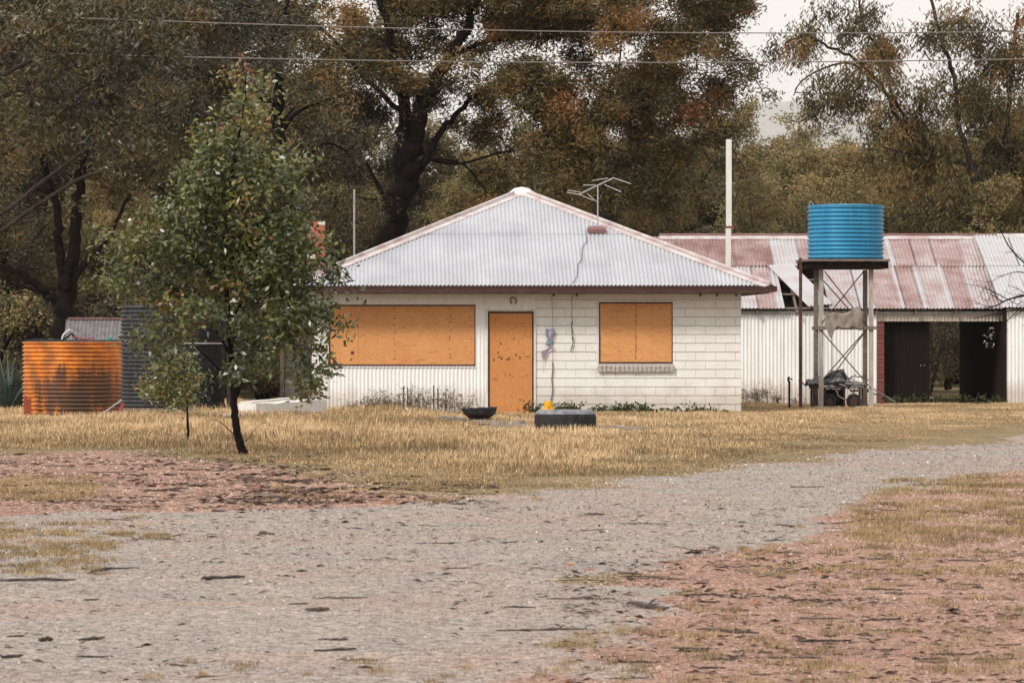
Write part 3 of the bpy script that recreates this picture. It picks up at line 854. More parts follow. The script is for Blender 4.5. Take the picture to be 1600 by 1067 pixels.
kx = (SEY+Vs.y*LAP)/SEY
upp = [(1030,1075,1.05),(1075,1120,.9),(1120,1165,.98),(1165,1224,.85),(1224,1268,.0),(1268,1290,.6),(1290,1340,.5),(1340,1388,.15),(1388,1410,.42),(1410,1420,.1),(1420,1452,.72),(1452,1484,.62),(1484,1530,.7),(1530,1580,.38)]
for i, (a, c, t_) in enumerate(upp): sheet(E(a), E(c), LAP, SL, t_, 0.016+0.004*(i % 2))
# slipped sheet lying askew over the hole
b = MB()
ang = math.radians(15.5)
U_ = (Vector((1,0,0))*math.cos(ang) + Vs*math.sin(ang)).normalized()
V_ = (Vs*math.cos(ang) - Vector((1,0,0))*math.sin(ang)).normalized()
O_ = Vector((E(1262), SEY, SE)) + Ns*0.045 + Vs*0.0
b.corr(O_, U_, V_, 0.60, 0.0, LAP*1.03, 0.082, 0.014, Ns, 1, 6, 0, 0.12)
b.build('slipped_roof_sheet', M['iron'], shed, smooth=True)['label'] = 'loose silver sheet lying askew over the hole'
# rear slope
b = MB(); Vb = Vector((0, -1*(114.8-RY), RZ-SE)); 
b.corr((E(1040)-0.0, 114.8, SE), (1,0,0), Vector((0, RY-114.8, RZ-SE)), E(1568)-E(1040), 0, Vector((0, RY-114.8, RZ-SE)).length-0.01, 0.082, 0.014, None, 1, 4, 0, 0.4)
b.build('rear_roof', M['iron'], shed, smooth=True)
b = MB()
rx0, rx1 = X(1030, RY), X(1557, RY)
for sgn in (-1, 1):
    vv = Vector((0, sgn*Vs.y, -Vs.z)); 
    p0 = Vector((rx0, RY, RZ+0.045)); p1 = Vector((rx1, RY, RZ+0.045))
    b.add([p0, p1, p1+vv*0.2, p0+vv*0.2, p0+vv*0.2-Vector((0,0,.02)), p1+vv*0.2-Vector((0,0,.02))], [(0,1,2,3),(3,2,5,4)], 0)
b.tube([(rx0, RY, RZ+0.06), (rx1, RY, RZ+0.06)], 0.03, 8, 1)
b.build('ridge_cap', [M['cap'], M['cap_dark']], shed)
# battens & rafters under the roof
b = MB()
for f_ in (0.03, 0.22, 0.42, 0.60, 0.80, 0.97):
    p = Vector((0, SEY, SE)) + Vs*(SL*f_) - Ns*0.045
    b.bar((E(1042), p.y, p.z), (E(1566), p.y, p.z), 0.07, 0.04, 0)
for px in range(1060, 1566, 62):
    p = Vector((E(px), SEY, SE)) - Ns*0.12; q = p + Vs*SL
    b.bar(p, q, 0.045, 0.09, 0)
b.build('roof_frame', M['greywood'], shed)
# front wall
b = MB()
def scl(x0, x1, z0, z1, y=YS, m=0): b.corr((x0, y, z0), (1,0,0), (0,0,1), x1-x0, 0, z1-z0, 0.082, 0.014, (0,-1,0), 1, 6, m)
wx = [sxp(1040), sxp(1184), sxp(1224), sxp(1258), sxp(1300), sxp(1334), sxp(1371)]
for i in range(len(wx)-1): scl(wx[i], wx[i+1]-0.004, 0.0, SE-0.06, YS+0.006*(i % 2))
b.build('front_wall', M['shedclad'], shed, smooth=True)
b = MB(); scl(sxp(1371), sxp(1570), szp(502), SE-0.06, YS+0.004); b.build('lintel_cladding', whitewall('stained_lintel', (0.42,0.36,0.30), (0.58,0.52,0.46), (0.20,0.13,0.09)), shed, smooth=True)
b = MB()
b.box(sxp(1040), sxp(1570), YS-0.03, YS-0.012, szp(491), szp(487.5)); b.build('eave_strip', M['steel'], shed)
b = MB()
k = 0; z = 0.0
while z < szp(503):
    b.box(sxp(1371)+0.002, sxp(1381.5), YS-0.01-0.004*(k % 2), YS+0.22, z, min(z+0.076, szp(502.5)), 0); z += 0.087; k += 1
b.box(sxp(1371)+0.008, sxp(1381)+0.0, YS+0.0, YS+0.21, 0, szp(503), 1)
b.build('brick_pier', [M['brick_red'], M['mortar']], shed)
# bay: dark door leaf, side partition, rear wall with opening, side walls
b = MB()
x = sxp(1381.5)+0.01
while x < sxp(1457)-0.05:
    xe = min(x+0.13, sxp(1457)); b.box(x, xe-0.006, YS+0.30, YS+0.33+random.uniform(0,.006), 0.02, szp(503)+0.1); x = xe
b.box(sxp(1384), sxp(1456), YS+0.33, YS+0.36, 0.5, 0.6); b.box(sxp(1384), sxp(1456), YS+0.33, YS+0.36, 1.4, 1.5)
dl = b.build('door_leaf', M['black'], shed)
for px in (1441, 1446.5):
    b = MB(); b.lathe(sxp(px), YS+0.285, [(0.012,szp(571)-0.012),(0.016,szp(571)),(0.012,szp(571)+0.012)], 8, cap=True); b.build('bolt', M['steel'], dl)
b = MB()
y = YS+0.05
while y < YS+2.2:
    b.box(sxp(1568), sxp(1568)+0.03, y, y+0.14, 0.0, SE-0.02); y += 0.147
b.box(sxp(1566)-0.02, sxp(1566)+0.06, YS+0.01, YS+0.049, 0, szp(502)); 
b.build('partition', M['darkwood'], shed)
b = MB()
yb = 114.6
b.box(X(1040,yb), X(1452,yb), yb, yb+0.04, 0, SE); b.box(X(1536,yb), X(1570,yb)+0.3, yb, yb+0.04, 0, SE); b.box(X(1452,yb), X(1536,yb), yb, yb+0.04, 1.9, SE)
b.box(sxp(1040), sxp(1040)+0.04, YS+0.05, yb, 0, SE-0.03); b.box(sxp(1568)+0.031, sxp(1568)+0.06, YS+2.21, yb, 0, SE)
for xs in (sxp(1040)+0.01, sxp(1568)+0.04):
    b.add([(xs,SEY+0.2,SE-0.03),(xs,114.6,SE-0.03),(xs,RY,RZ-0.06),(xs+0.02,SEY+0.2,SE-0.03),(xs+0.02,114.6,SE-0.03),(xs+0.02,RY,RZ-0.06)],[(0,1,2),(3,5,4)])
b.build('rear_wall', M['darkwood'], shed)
# right-hand building
shed2 = thing('shed', (X(1620,106.2), 106.2, 0), 'white walled shed section at the right edge under a silver roof', 'shed')
y2 = 106.2
b = MB()
b.corr((X(1573,y2), y2, 0), (1,0,0), (0,0,1), 3.4, 0, Z(484,y2), 0.082, 0.014, (0,-1,0), 1, 6)
b.build('front_wall', M['shedclad'], shed2, smooth=True)
b = MB(); b.box(X(1571.5,y2)-0.02, X(1573,y2), y2-0.02, y2+0.05, 0, Z(486,y2)); b.build('corner_post', M['darkwood'], shed2)
b = MB(); b.box(X(1573,y2)+0.01, X(1573,y2)+0.05, y2+0.06, 114.6, 0, SE-0.05); b.box(X(1573,y2)+3.3, X(1573,y2)+3.34, y2+0.06, 114.6, 0, SE-0.05); b.box(X(1573,y2)+0.01, X(1573,y2)+3.34, 114.61, 114.65, 0, SE-0.05); b.build('side_wall', M['darkwood'], shed2)
ye = y2-0.2; ze = Z(482, ye); V2 = Vector((0, RY-ye, RZ+0.02-ze)); L2 = V2.length; V2n = V2.normalized(); N2 = Vector((1,0,0)).cross(V2n)
for (a, c, t_, v0, v1) in ((1565,1612,.0,0,.58),(1612,1660,.08,0,.58),(1660,1760,.1,0,.58),(1565,1620,.02,.56,1),(1620,1672,-.1,.56,1),(1672,1770,.2,.56,1)):
    b = MB(); b.corr(Vector((X(a,ye),ye,ze))+N2*(0.03+(0.012 if v0 else 0)), (1,0,0), V2n, X(c,ye)-X(a,ye), v0*L2, v1*L2, 0.082, 0.014, N2, 1, 6, 0, t_)
    b.build('roof_sheet', M['iron'], shed2, smooth=True)
b = MB(); b.corr((X(1565,ye), 114.8, SE), (1,0,0), Vector((0, RY-114.8, RZ-SE)), 2.7, 0, Vector((0, RY-114.8, RZ-SE)).length, 0.082, 0.014, None, 1, 4, 0, 0.1); b.build('rear_roof', M['iron'], shed2, smooth=True)
b = MB()
p0 = Vector((X(1557,RY), RY, RZ+0.09)); p1 = Vector((X(1760,RY), RY, RZ+0.09))
for sgn in (-1, 1):
    vv = Vector((0, sgn*Vs.y, -Vs.z)); b.add([p0, p1, p1+vv*0.22, p0+vv*0.22, p0+vv*0.22-Vector((0,0,.02)), p1+vv*0.22-Vector((0,0,.02))], [(0,1,2,3),(3,2,5,4)], 0)
b.build('ridge_cap', M['cap'], shed2)

# ------------------------------------------------------------------ water tower
YT = 99.6; YR = 100.7
tw = thing('tank_stand', (X(1318,YT), YT, 0), 'tall timber and steel stand carrying the blue water tank', 'tank stand')
for px, Y_, m in ((1283,YT,'palewood'),(1361,YT,'palewood'),(1283,YR,'greywood'),(1360.5,YR,'greywood')):
    b = MB(); xx0 = X(px, YT)
    b.box(xx0-0.045, xx0+0.045, Y_-0.045, Y_+0.045, 0, Z(421,YT)); b.build('leg', M[m], tw)
b = MB(); b.box(X(1249.5,YT)-0.02, X(1253.5,YT)-0.01, YT-0.10, YT-0.04, 0, Z(404,YT)+0.01); b.build('side_post', M['rust'], tw)
def rod(p, q, y, r=0.012, m='rust', nm='brace'):
    b = MB(); b.tube([(X(p[0],YT), y, Z(p[1],YT)), (X(q[0],YT), y, Z(q[1],YT))], r, 6); b.build(nm, M[m], tw)
rod((1288,424),(1357,512),YT-0.05); rod((1349,424),(1284,504),YT-0.065)
rod((1283,517),(1360,606),YT-0.05); rod((1352,517),(1300,588),YT-0.065)
rod((1283,424),(1361,512),YR+0.05); rod((1361,517),(1283,606),YR+0.05)
b = MB(); b.box(X(1277,YT), X(1370,YT), YT-0.095, YT-0.05, Z(515,YT), Z(510,YT)); b.build('cross_rail', M['greywood'], tw)
b = MB(); b.box(X(1277,YT), X(1366,YT), YR+0.047, YR+0.09, Z(515,YT), Z(510,YT)); b.build('cross_rail', M['greywood'], tw)
for xs in (X(1283,YT), X(1361,YT)):
    b = MB(); b.box(xs-0.03, xs+0.03, YT+0.047, YR-0.047, Z(515,YT), Z(510,YT)); b.build('cross_rail', M['greywood'], tw)
ztb = Z(420,YT)
for yy_ in (YT-0.28, YT+0.35, YR-0.2, YR+0.3):
    b = MB(); b.box(X(1256,YT), X(1386,YT), yy_, yy_+0.09, ztb, Z(409,YT)); b.build('bearer', M['darkwood'], tw)
b = MB()
yy_ = YT-0.42; i = 0
while yy_ < YR+0.55:
    b.box(X(1253,YT)+random.uniform(-.03,.03), X(1388,YT)+random.uniform(-.03,.02), yy_, yy_+0.13, Z(409,YT)+0.002, Z(405,YT)-random.uniform(0,.008)); yy_ += 0.15
for px in (1262, 1281, 1302, 1324, 1345, 1366):
    b.box(X(px,YT), X(px+9,YT), YT-0.44, YT-0.30, Z(408,YT), Z(405.6,YT)-0.03, 1)
b.build('deck', [M['greywood'], M['palewood']], tw)
# blue tank
def corr_tank(name, cx, cy, r, z0, z1, pitch, amp, mat, label, top='open', matin=None, wob=0.0):
    root = thing(name, (cx, cy, z0), label, 'water tank')
    b = MB(); prof = []
    n = int((z1-z0)/pitch*8); amp *= 1.35
    for i in range(n+1):
        z = z0+(z1-z0)*i/n
        prof.append((r+amp*math.cos(2*math.pi*(z-z0)/pitch+math.pi), z))
    b.lathe(cx, cy, prof, 64)
    if wob:
        for i, (x, y, z) in enumerate(b.v):
            a = math.atan2(y-cy, x-cx); s = 1+wob*(math.sin(3*a+1.3*z)+0.6*math.sin(5*a-2*z))
            b.v[i] = (cx+(x-cx)*s, cy+(y-cy)*s, z)
    b.build('tank_wall', mat, root, smooth=True)
    if top == 'open':
        b = MB(); b.lathe(cx, cy, [(r-0.004,z1-0.02),(r+0.006,z1-0.012),(r+0.006,z1+0.004),(r-0.004,z1+0.006),(r-0.02,z1-0.02)], 64); b.build('rim', matin or mat, root, smooth=True)
        b = MB(); b.lathe(cx, cy, [(0.001,z0+0.02),(r-amp-0.01,z0+0.02)], 48); b.build('floor', M['rust'], root)
    else:
        b = MB(); b.lathe(cx, cy, [(r+0.02,z1-0.015),(r+0.02,z1+0.01),(r*0.6,z1+0.03),(0.001,z1+0.045)], 48); b.build('lid', matin or mat, root)
    return root
ty = (YT+YR)/2
bt = corr_tank('water_tank', X(1321.5,ty), ty, 58.5*ty/F, Z(405,YT)+0.002, Z(322,ty), 0.0865, 0.016, M['blue'], 'bright blue corrugated water tank up on the timber stand', 'lid')
b = MB()
b.tube([at(1266,322,ty-0.3)+Vector((0,0,-0.05)), at(1264,318,ty-0.3), at(1267,315,ty-0.3), at(1270,318,ty-0.3), at(1271,322,ty-0.3)], 0.010, 5)
b.build('pipe_loop', M['steel'], bt)
# hessian draped over the rail
b = MB()
nx_, nz_ = 18, 8
top = [(1290,492),(1300,488),(1312,486),(1325,484),(1334,479),(1345,490),(1348,512)]
def drape(u, v):
    px = 1288+u*60
    t_ = 494-12*u*1.2 + (8 if u > .9 else 0) - 3*math.sin(u*9)
    bt_ = 513 + (16*math.exp(-((u-0.16)/0.07)**2)) + (4*math.exp(-((u-0.9)/0.05)**2)) + 1.5*math.sin(u*14)
    return px, t_+(bt_-t_)*v
vs = []; fs = []
for i in range(nx_+1):
    for j in range(nz_+1):
        px, py = drape(i/nx_, j/nz_)
        vs.append((X(px,YT), YT-0.115-0.02*math.sin(i*1.7)-0.01*math.cos(j*1.1+i), Z(py,YT)))
for i in range(nx_):
    for j in range(nz_):
        a = i*(nz_+1)+j; fs.append((a, a+nz_+1, a+nz_+2, a+1))
b.add(vs, fs)
o = b.build('torn_cloth', M['cloth'], smooth=True, loc=(X(1318,YT), YT-0.12, Z(512,YT)))
sm = o.modifiers.new('thick', 'SOLIDIFY'); sm.thickness = 0.008
tag(o, 'torn grey-brown hessian draped over the rail of the tank stand', 'cloth')
# trolley with tarp and hoses under the tower
tr = thing('pump_trolley', (X(1312,YT), YT+0.5, 0), 'low trolley heaped with grey tarp under the blue tank stand', 'trolley')
yq = YT+0.2
b = MB()
b.box(X(1268,yq), X(1352,yq), yq, yq+0.6, Z(607,yq), Z(602,yq)); 
for px in (1270, 1288, 1318, 1346): b.box(X(px,yq), X(px+3,yq), yq+0.02, yq+0.06, 0.0, Z(607,yq)); b.box(X(px,yq), X(px+3,yq), yq+0.5, yq+0.54, 0.0, Z(607,yq))
b.build('frame', M['rust'], tr)
b = MB(); b.box(X(1284,yq), X(1302,yq), yq-0.012, yq-0.002, Z(605,yq), Z(601.5,yq)); b.build('white_rail', M['white_board'], tr)
b = MB(); b.box(X(1328,yq), X(1341,yq), yq-0.012, yq-0.002, Z(612,yq), Z(609,yq)); b.build('red_reflector', M['red'], tr)
b = MB(); b.box(X(1290,yq), X(1320,yq), yq+0.12, yq+0.45, Z(634,yq), Z(608,yq)); b.tube([(X(1305,yq),yq+0.05,Z(622,yq)),(X(1305,yq),yq+0.5,Z(622,yq))],0.13,14); b.build('pump', M['black'], tr, bevel=0.02)
for px in (1334, 1296):
    b = MB(); cx, cz, r = X(px,yq), 0.15, 0.15
    pts = [(cx+r*math.cos(a), yq+0.02, cz+r*math.sin(a)) for a in [2*math.pi*i/20 for i in range(21)]]
    b.tube([(p[0]*1.0+(cx-p[0])*0.22, p[1], p[2]+(cz-p[2])*0.22) for p in pts], 0.04, 8, cap=False)
    wh = b.build('wheel', M['tyre'], tr, smooth=True)
    b = MB(); b.tube([(cx, yq+0.0, cz), (cx, yq+0.04, cz)], 0.075, 14); b.build('hub', M['rust'], wh)
b = MB(); vs = []; fs = []; n1_, n2_ = 26, 9
for i in range(n1_+1):
    for j in range(n2_+1):
        u = i/n1_; v = j/n2_
        px = 1262+u*93; hgt = 0.10+0.20*math.exp(-((u-0.46)/0.22)**2)+0.05*math.sin(u*13)+0.03*math.sin(u*29+v*5)
        z = Z(603,yq)+hgt*math.sin(math.pi*min(1,max(0.0,v*0.9+0.1)))*1.0+0.02*math.sin(i*2.3+j*1.9)
        vs.append((X(px,yq), yq-0.04+v*0.7, z))
for i in range(n1_):
    for j in range(n2_):
        a = i*(n2_+1)+j; fs.append((a, a+n2_+1, a+n2_+2, a+1))
b.add(vs, fs); tp = b.build('tarpaulin', M['tarp'], tr, smooth=False); sm = tp.modifiers.new('t', 'SOLIDIFY'); sm.thickness = 0.01
hr = random.Random(5)
for k in range(11):
    b = MB(); px = 1285+hr.random()*40; py = 592+hr.random()*10
    pts = []
    for i in range(9):
        pts.append((X(px,yq), yq-0.07-hr.random()*0.05, Z(min(py,636),yq))); px += hr.uniform(0,9.5); py += hr.uniform(-5,6) if k < 7 else hr.uniform(-2,8)
    b.tube(pts, 0.012, 6); b.build('hose', M['hose' if k % 3 else 'steel'], tr, smooth=True)
for k in range(4):
    b = MB(); b.tube([(X(1283+k*3,yq), yq-0.05, Z(594-k*2,yq)), (X(1300,yq), yq-0.03, Z(589-k*3,yq)), (X(1312+k*2,yq), yq-0.02, Z(580-k,yq)), (X(1322,yq), yq, Z(594,yq))], 0.014, 6); b.build('hose', M['hose'], tr, smooth=True)
b = MB(); b.tube([(X(1268,yq),yq-0.04,Z(600,yq)),(X(1258,yq),yq-0.06,Z(602,yq)),(X(1252,yq),yq-0.08,Z(597,yq)),(X(1247,yq),yq-0.1,Z(594,yq))], 0.014, 6); b.build('hose', M['hose'], tr, smooth=True)
# leaning pipe
b = MB(); p1 = Vector((X(1398,YT+1.2),YT+1.2,0.02)); b.tube([at(1357,603,YT-0.1), p1+Vector((0,0,0.1))], 0.013, 8); 
b.tube([p1+Vector((0,0,0.1)), p1+Vector((0.08,0.02,-0.01))], 0.013, 8)
o = b.build('leaning_pipe', M['steel'], loc=(X(1380,YT),YT,0.0)); tag(o, 'pale metal pipe leaning from the tank stand towards the dark bay', 'pipe')
# garden tap on a post
tp_ = thing('garden_tap', (X(1233,YT), YT, 0), 'black garden tap standing left of the tank stand', 'tap')
b = MB(); b.box(X(1232,YT), X(1235,YT), YT, YT+0.04, 0, Z(596,YT)); b.build('post', M['black'], tp_)
b = MB(); b.tube([at(1234,597,YT), at(1231.5,594,YT), at(1231.5,590,YT)], 0.022, 8); b.tube([at(1231,592,YT), at(1238,592,YT)], 0.012, 6); b.tube([at(1237.5,591,YT), at(1237.5,594,YT)], 0.009, 6); b.build('spout', M['black'], tp_)
b = MB(); b.tube([at(1228,588,YT)+Vector((.05,0,0)), at(1234,591,YT)], 0.013, 6); b.build('handle', M['black'], tp_)

# ------------------------------------------------------------------ left: tanks, low roof, junk
YO = 86.5
ot = corr_tank('water_tank', X(113,YO+0.9), YO+0.9, 77*(YO+0.9)/F, 0.0, Z(534,YO+0.9), 0.0745, 0.014, M['orange'], 'rusty orange corrugated tank standing in dry grass at far left', 'open', M['rust'], 0.002)
b = MB(); b.box(X(38,YO), X(49,YO), YO-0.1, YO-0.03, 0, Z(623,YO)); b.box(X(38,YO), X(43,YO), YO-0.098, YO-0.032, Z(623,YO), Z(618,YO))
o = b.build('rusty_post', M['orange_post'], loc=(X(43,YO), YO, 0)); tag(o, 'short rust-red post against the left foot of the orange tank', 'post')
b = MB(); b.tube([(X(148,YO-.5),YO-.5,0.01), at(190,625,YO-.2)], 0.016, 8); o = b.build('leaning_pipe', M['steel'], loc=(X(150,YO),YO-.5,0)); tag(o, 'grey pipe leaning against the right side of the orange tank', 'pipe')
b = MB(); b.tube([(X(184,YO+.4),YO+.4,0.0), (X(186,YO+.4),YO+.4,0.12), at(193,630,YO+.5)], [0.03,0.035,0.02], 8); o = b.build('plastic_tool', M['red'], loc=(X(186,YO+.4),YO+.4,0)); tag(o, 'small red plastic tool handle standing beside the orange tank', 'tool')
# junk lying on the tank
zt_ = Z(534,YO+0.9)
def junk(name, pts, r, mat, label, cat='scrap'):
    b = MB(); b.tube(pts, r, 6); o = b.build(name, mat, loc=pts[0]); tag(o, label, cat)
yj = YO+0.9
b = MB(); b.box(X(40,yj), X(186,yj), yj-0.30, yj+0.30, zt_+0.011, zt_+0.035); b.box(X(52,yj), X(92,yj), yj-0.22, yj+0.2, zt_+0.037, zt_+0.05)
o = b.build('board', M['darkiron'], loc=(X(113,yj),yj,zt_+0.011)); tag(o, 'dark sheet laid across the top of the orange tank', 'sheet')
junk('scrap_metal', [at(112,525,yj)+Vector((0,0,0)), at(120,528,yj), at(131,530,yj), at(146,528,yj), (X(147,yj),yj,zt_+0.04)], 0.013, M['red'], 'twisted red metal frame on top of the orange tank')
junk('bent_tube', [(X(97,yj),yj-.1,zt_+0.045), at(99,523,yj-.1), at(104,518,yj-.1), at(110,515,yj-.1)], 0.016, M['white_board'], 'bent white tube sticking up from the orange tank')
junk('bent_tube', [(X(100,yj),yj+.1,zt_+0.045), at(106,526,yj+.1), at(112,521,yj+.1), (X(120,yj),yj+.1,zt_+0.045)], 0.018, M['black'], 'bent black tube lying on the orange tank')
b = MB(); b.lathe(X(172,yj), yj-0.1, [(0.05,zt_+0.036),(0.045,zt_+0.07),(0.02,zt_+0.085)], 10, cap=True); o = b.build('teal_jar', M['teal'], loc=(X(172,yj),yj-.1,zt_+0.036)); tag(o, 'small teal plastic jar on the orange tank', 'jar')
# low roof behind
YB = 100.0
lr = thing('low_shed', (X(150,YB), YB, 0), 'small low shed with a grey corrugated roof behind the orange tank', 'shed')
b = MB(); b.corr((X(100,YB), YB, Z(534,YB)), (1,0,0), (0,0.75,0.5), X(196,YB)-X(100,YB), 0, 0.85, 0.082, 0.011, None, 1, 6); b.build('roof', M['greyiron'], lr, smooth=True)
b = MB(); b.box(X(103,YB), X(196,YB), YB+0.66, YB+0.80, Z(534,YB)+0.47, Z(534,YB)+0.51); b.build('ridge_cap', M['cap_dark'], lr)
b = MB(); b.box(X(104,YB), X(194,YB), YB+0.05, YB+1.4, 0, Z(534,YB)-0.02); b.build('wall', M['darkwood'], lr)
# dark corrugated tank + black poly tank
YD = 92.0
corr_tank('water_tank', X(238,YD+.7), YD+.7, 49*(YD+.7)/F, 0.12, Z(480,YD+.7), 0.0785, 0.014, M['darkiron'], 'dark grey corrugated tank between orange tank and sapling', 'lid')
b = MB()
for i in range(6):
    yy_ = YD+0.1+i*0.24; b.box(X(182,YD), X(300,YD), yy_, yy_+0.2, 0.0, 0.118)
o = b.build('timber_platform', M['greywood'], loc=(X(240,YD),YD,0)); tag(o, 'low timber platform beneath the dark corrugated tank', 'platform')
YP = 96.0
pt = thing('water_tank', (X(303,YP), YP, 0.0), 'black plastic water tank with domed top behind the sapling', 'water tank')
r_ = 50*YP/F; cx_ = X(300,YP)
b = MB(); zt2 = Z(481,YP); zz = [0.02]
prof = [(r_,0.0)]
for i in range(40): prof.append((r_+0.008*math.sin(i*math.pi/2), 0.05+(zt2-0.08)*i/39))
b.lathe(cx_, YP+.6, prof, 48); b.build('tank_wall', M['poly'], pt, smooth=True)
b = MB(); b.lathe(cx_, YP+.6, [(r_+0.02,zt2-0.03),(r_+0.03,zt2),(r_*.9,zt2+0.05),(r_*.5,zt2+0.14),(0.2,zt2+0.19),(0.001,zt2+0.19)], 48); b.build('domed_top', M['poly'], pt, smooth=True)
b = MB(); b.lathe(cx_, YP+.6, [(r_+0.012,Z(538,YP)),(r_+0.03,Z(537,YP)),(r_+0.012,Z(535.5,YP))], 48); b.lathe(cx_, YP+.6, [(r_+0.015,zt2-0.045),(r_+0.034,zt2-0.02),(r_+0.015,zt2-0.005)], 48); b.build('band', M['steel'], pt)
# white boards lying left of the house
YW = 88.6
def plank(name, p, q, y_, w_, h_, mat, label, cat, group=None, zoff=0.0):
    a = Vector((X(p[0],p[2]), p[2], p[1])); c = Vector((X(q[0],q[2]), q[2], q[1]))
    b = MB(); n = 7; d = (c-a); s = Vector((-d.y, d.x, 0)).normalized()
    vs = []; fs = []
    for i in range(n+1):
        m = a+d*(i/n)+Vector((0,0,random.uniform(-.01,.01)))
        ww = w_*random.uniform(.92,1.05)
        vs += [m-s*ww/2, m+s*ww/2, m+s*ww/2+Vector((0,0,h_)), m-s*ww/2+Vector((0,0,h_*random.uniform(.9,1.1)))]
    for i in range(n):
        k = 4*i
        for e in range(4): fs.append((k+e, k+4+e, k+4+(e+1) % 4, k+(e+1) % 4))
    fs += [(3,2,1,0), (4*n,4*n+1,4*n+2,4*n+3)]
    b.add(vs, fs); o = b.build(name, mat, loc=a); tag(o, label, cat, group); return o
plank('white_board', (381,0.03,88.0), (492,0.10,90.5), 0, 0.5, 0.21, M['white_board'], 'long thick white board lying beside the left house corner', 'board')
plank('white_board', (350,0.0,86.3), (384,0.02,88.2), 0, 0.35, 0.09, M['white_board'], 'shorter white board lying end on behind the sapling trunk', 'board')
plank('white_board', (383,0.245,89.0), (470,0.315,91.5), 0, 0.25, 0.03, M['white_board'], 'thin white board resting on top of the thick one', 'board')
b = MB(); 
vs = [(X(508+random.uniform(0,14),90.6), 90.6+random.uniform(-.1,.1), random.uniform(0.0,.07)) for _ in range(9)]
vs[0] = (X(506,90.6),90.6,0.0)
b.add(vs, [(0,1,2),(2,1,3),(3,4,5),(5,4,6),(6,7,8),(0,2,5),(1,4,3),(2,7,4)])
o = b.build('crumpled_paper', M['paper'], loc=(X(514,90.6),90.6,0)); tag(o, 'crumpled white scrap lying by the left corner of the house', 'litter')
b = MB(); b.lathe(X(416,93.5), 93.5, [(0.27,0),(0.26,0.12),(0.16,0.22),(0.001,0.25)], 18); o = b.build('covered_drum', M['greypanel'], loc=(X(416,93.5),93.5,0)); tag(o, 'rounded brown mound behind the white boards', 'drum')

# ------------------------------------------------------------------ tyre planters, yellow bucket, paving planks
def tyre_planter():
    cx, cy, R = X(883.5,75.5+.45), 75.5+0.5, 48.2*76/F
    root = thing('tyre_planter', (cx, cy, 0), 'large tyre lying flat in the grass with a pale rim', 'planter')
    b = MB(); n = 72; zt = 0.335
    prof = [(R-0.05,0.0),(R-0.012,0.03),(R,0.08),(R,0.225),(R-0.012,0.268)]
    vs = []; fs = []
    for j, (r, z) in enumerate(prof):
        for k in range(n):
            a = 2*math.pi*k/n; lug = 0.014 if (k//2) % 2 else 0.0
            vs.append((cx+(r-lug*(1 if 0 < j < 4 else 0.3))*math.cos(a), cy+(r-lug)*math.sin(a), z))
    for j in range(len(prof)-1):
        for k in range(n): fs.append((j*n+k, j*n+(k+1) % n, (j+1)*n+(k+1) % n, (j+1)*n+k))
    b.add(vs, fs); b.build('tread', M['tyre'], root)
    b = MB(); b.lathe(cx, cy, [(R-0.012,0.268),(R-0.03,0.305),(R-0.06,zt-0.006),(R-0.09,zt),(R-0.13,zt-0.005),(R-0.19,zt-0.03),(R-0.20,zt-0.07),(R-0.16,0.10)], n); b.build('sidewall', M['tyre_top'], root, smooth=True)
    b = MB(); b.lathe(cx, cy, [(0.001,0.22),(R-0.18,0.20)], 30); b.build('soil', M['soil'], root)
    return cx, cy, R
tcx, tcy, tR = tyre_planter()
def pot():
    cx, cy = X(749,81.5), 81.6; s = 81.5/F
    root = thing('tyre_planter', (cx, cy, 0), 'black flared pot with jagged rim standing left of the big tyre', 'planter')
    b = MB(); n = 48
    prof = [(16*s,0.0),(15.5*s,0.10),(17*s,0.115),(24*s,0.17),(27*s,0.27),(26*s,0.285),(22*s,0.27),(14*s,0.12)]
    vs = []; fs = []
    for j, (r, z) in enumerate(prof):
        for k in range(n):
            a = 2*math.pi*k/n; jag = (0.012*math.sin(9*a+1)+0.008*math.sin(17*a)) if 2 < j < 6 else 0.004*math.sin(8*a)
            vs.append((cx+(r+jag)*math.cos(a), cy+(r+jag)*math.sin(a), z+(0.012*math.cos(a) if j > 3 else 0)+(jag*0.5 if j > 2 else 0)))
    for j in range(len(prof)-1):
        for k in range(n): fs.append((j*n+k, j*n+(k+1) % n, (j+1)*n+(k+1) % n, (j+1)*n+k))
    b.add(vs, fs); b.build('bowl', M['tyre'], root)
    b = MB(); b.lathe(cx, cy, [(0.001,0.215),(20*s,0.21)], 24); b.build('soil', M['soil'], root)
pot()
yb_ = thing('yellow_bucket', (X(857,91.5), 91.5, 0.0), 'yellow plastic bucket upturned on its flared rim behind the large tyre', 'bucket')
s = 91.5/F
b = MB(); zb = Z(641,91.5)
b.lathe(X(857,91.5), 91.5, [(9.6*s,zb),(9.4*s,zb+3.0*s),(6.8*s,zb+4.6*s),(6.9*s,zb+7*s),(6.9*s,zb+13.6*s),(6.3*s,zb+14.2*s),(0.001,zb+14.2*s)], 24); b.build('body', M['yellow'], yb_, smooth=False)
b = MB(); b.lathe(X(857,91.5)+0.0, 91.5-7.2*s, [(0.012,zb+4*s),(0.03,zb+4.6*s),(0.012,zb+5.2*s)], 10); b.build('lug', M['gutter'], yb_)
yb_.location.z = 0.0
b = MB(); b.box(X(843,91.5), X(873,91.5), 91.3, 91.75, 0.0, zb-0.001); o = b.build('paving_block', M['planks'], loc=(X(858,91.5),91.5,0)); tag(o, 'pale paving block under the yellow bucket', 'paving block')
plank('timber_edging', (688,0.03,84.0), (726,0.03,82.2), 0, 0.12, 0.07, M['planks'], 'short grey plank left of the flared black pot', 'plank')
plank('timber_edging', (742,0.03,80.9), (816,0.03,79.6), 0, 0.10, 0.06, M['planks'], 'grey plank in front of the flared black pot', 'plank')
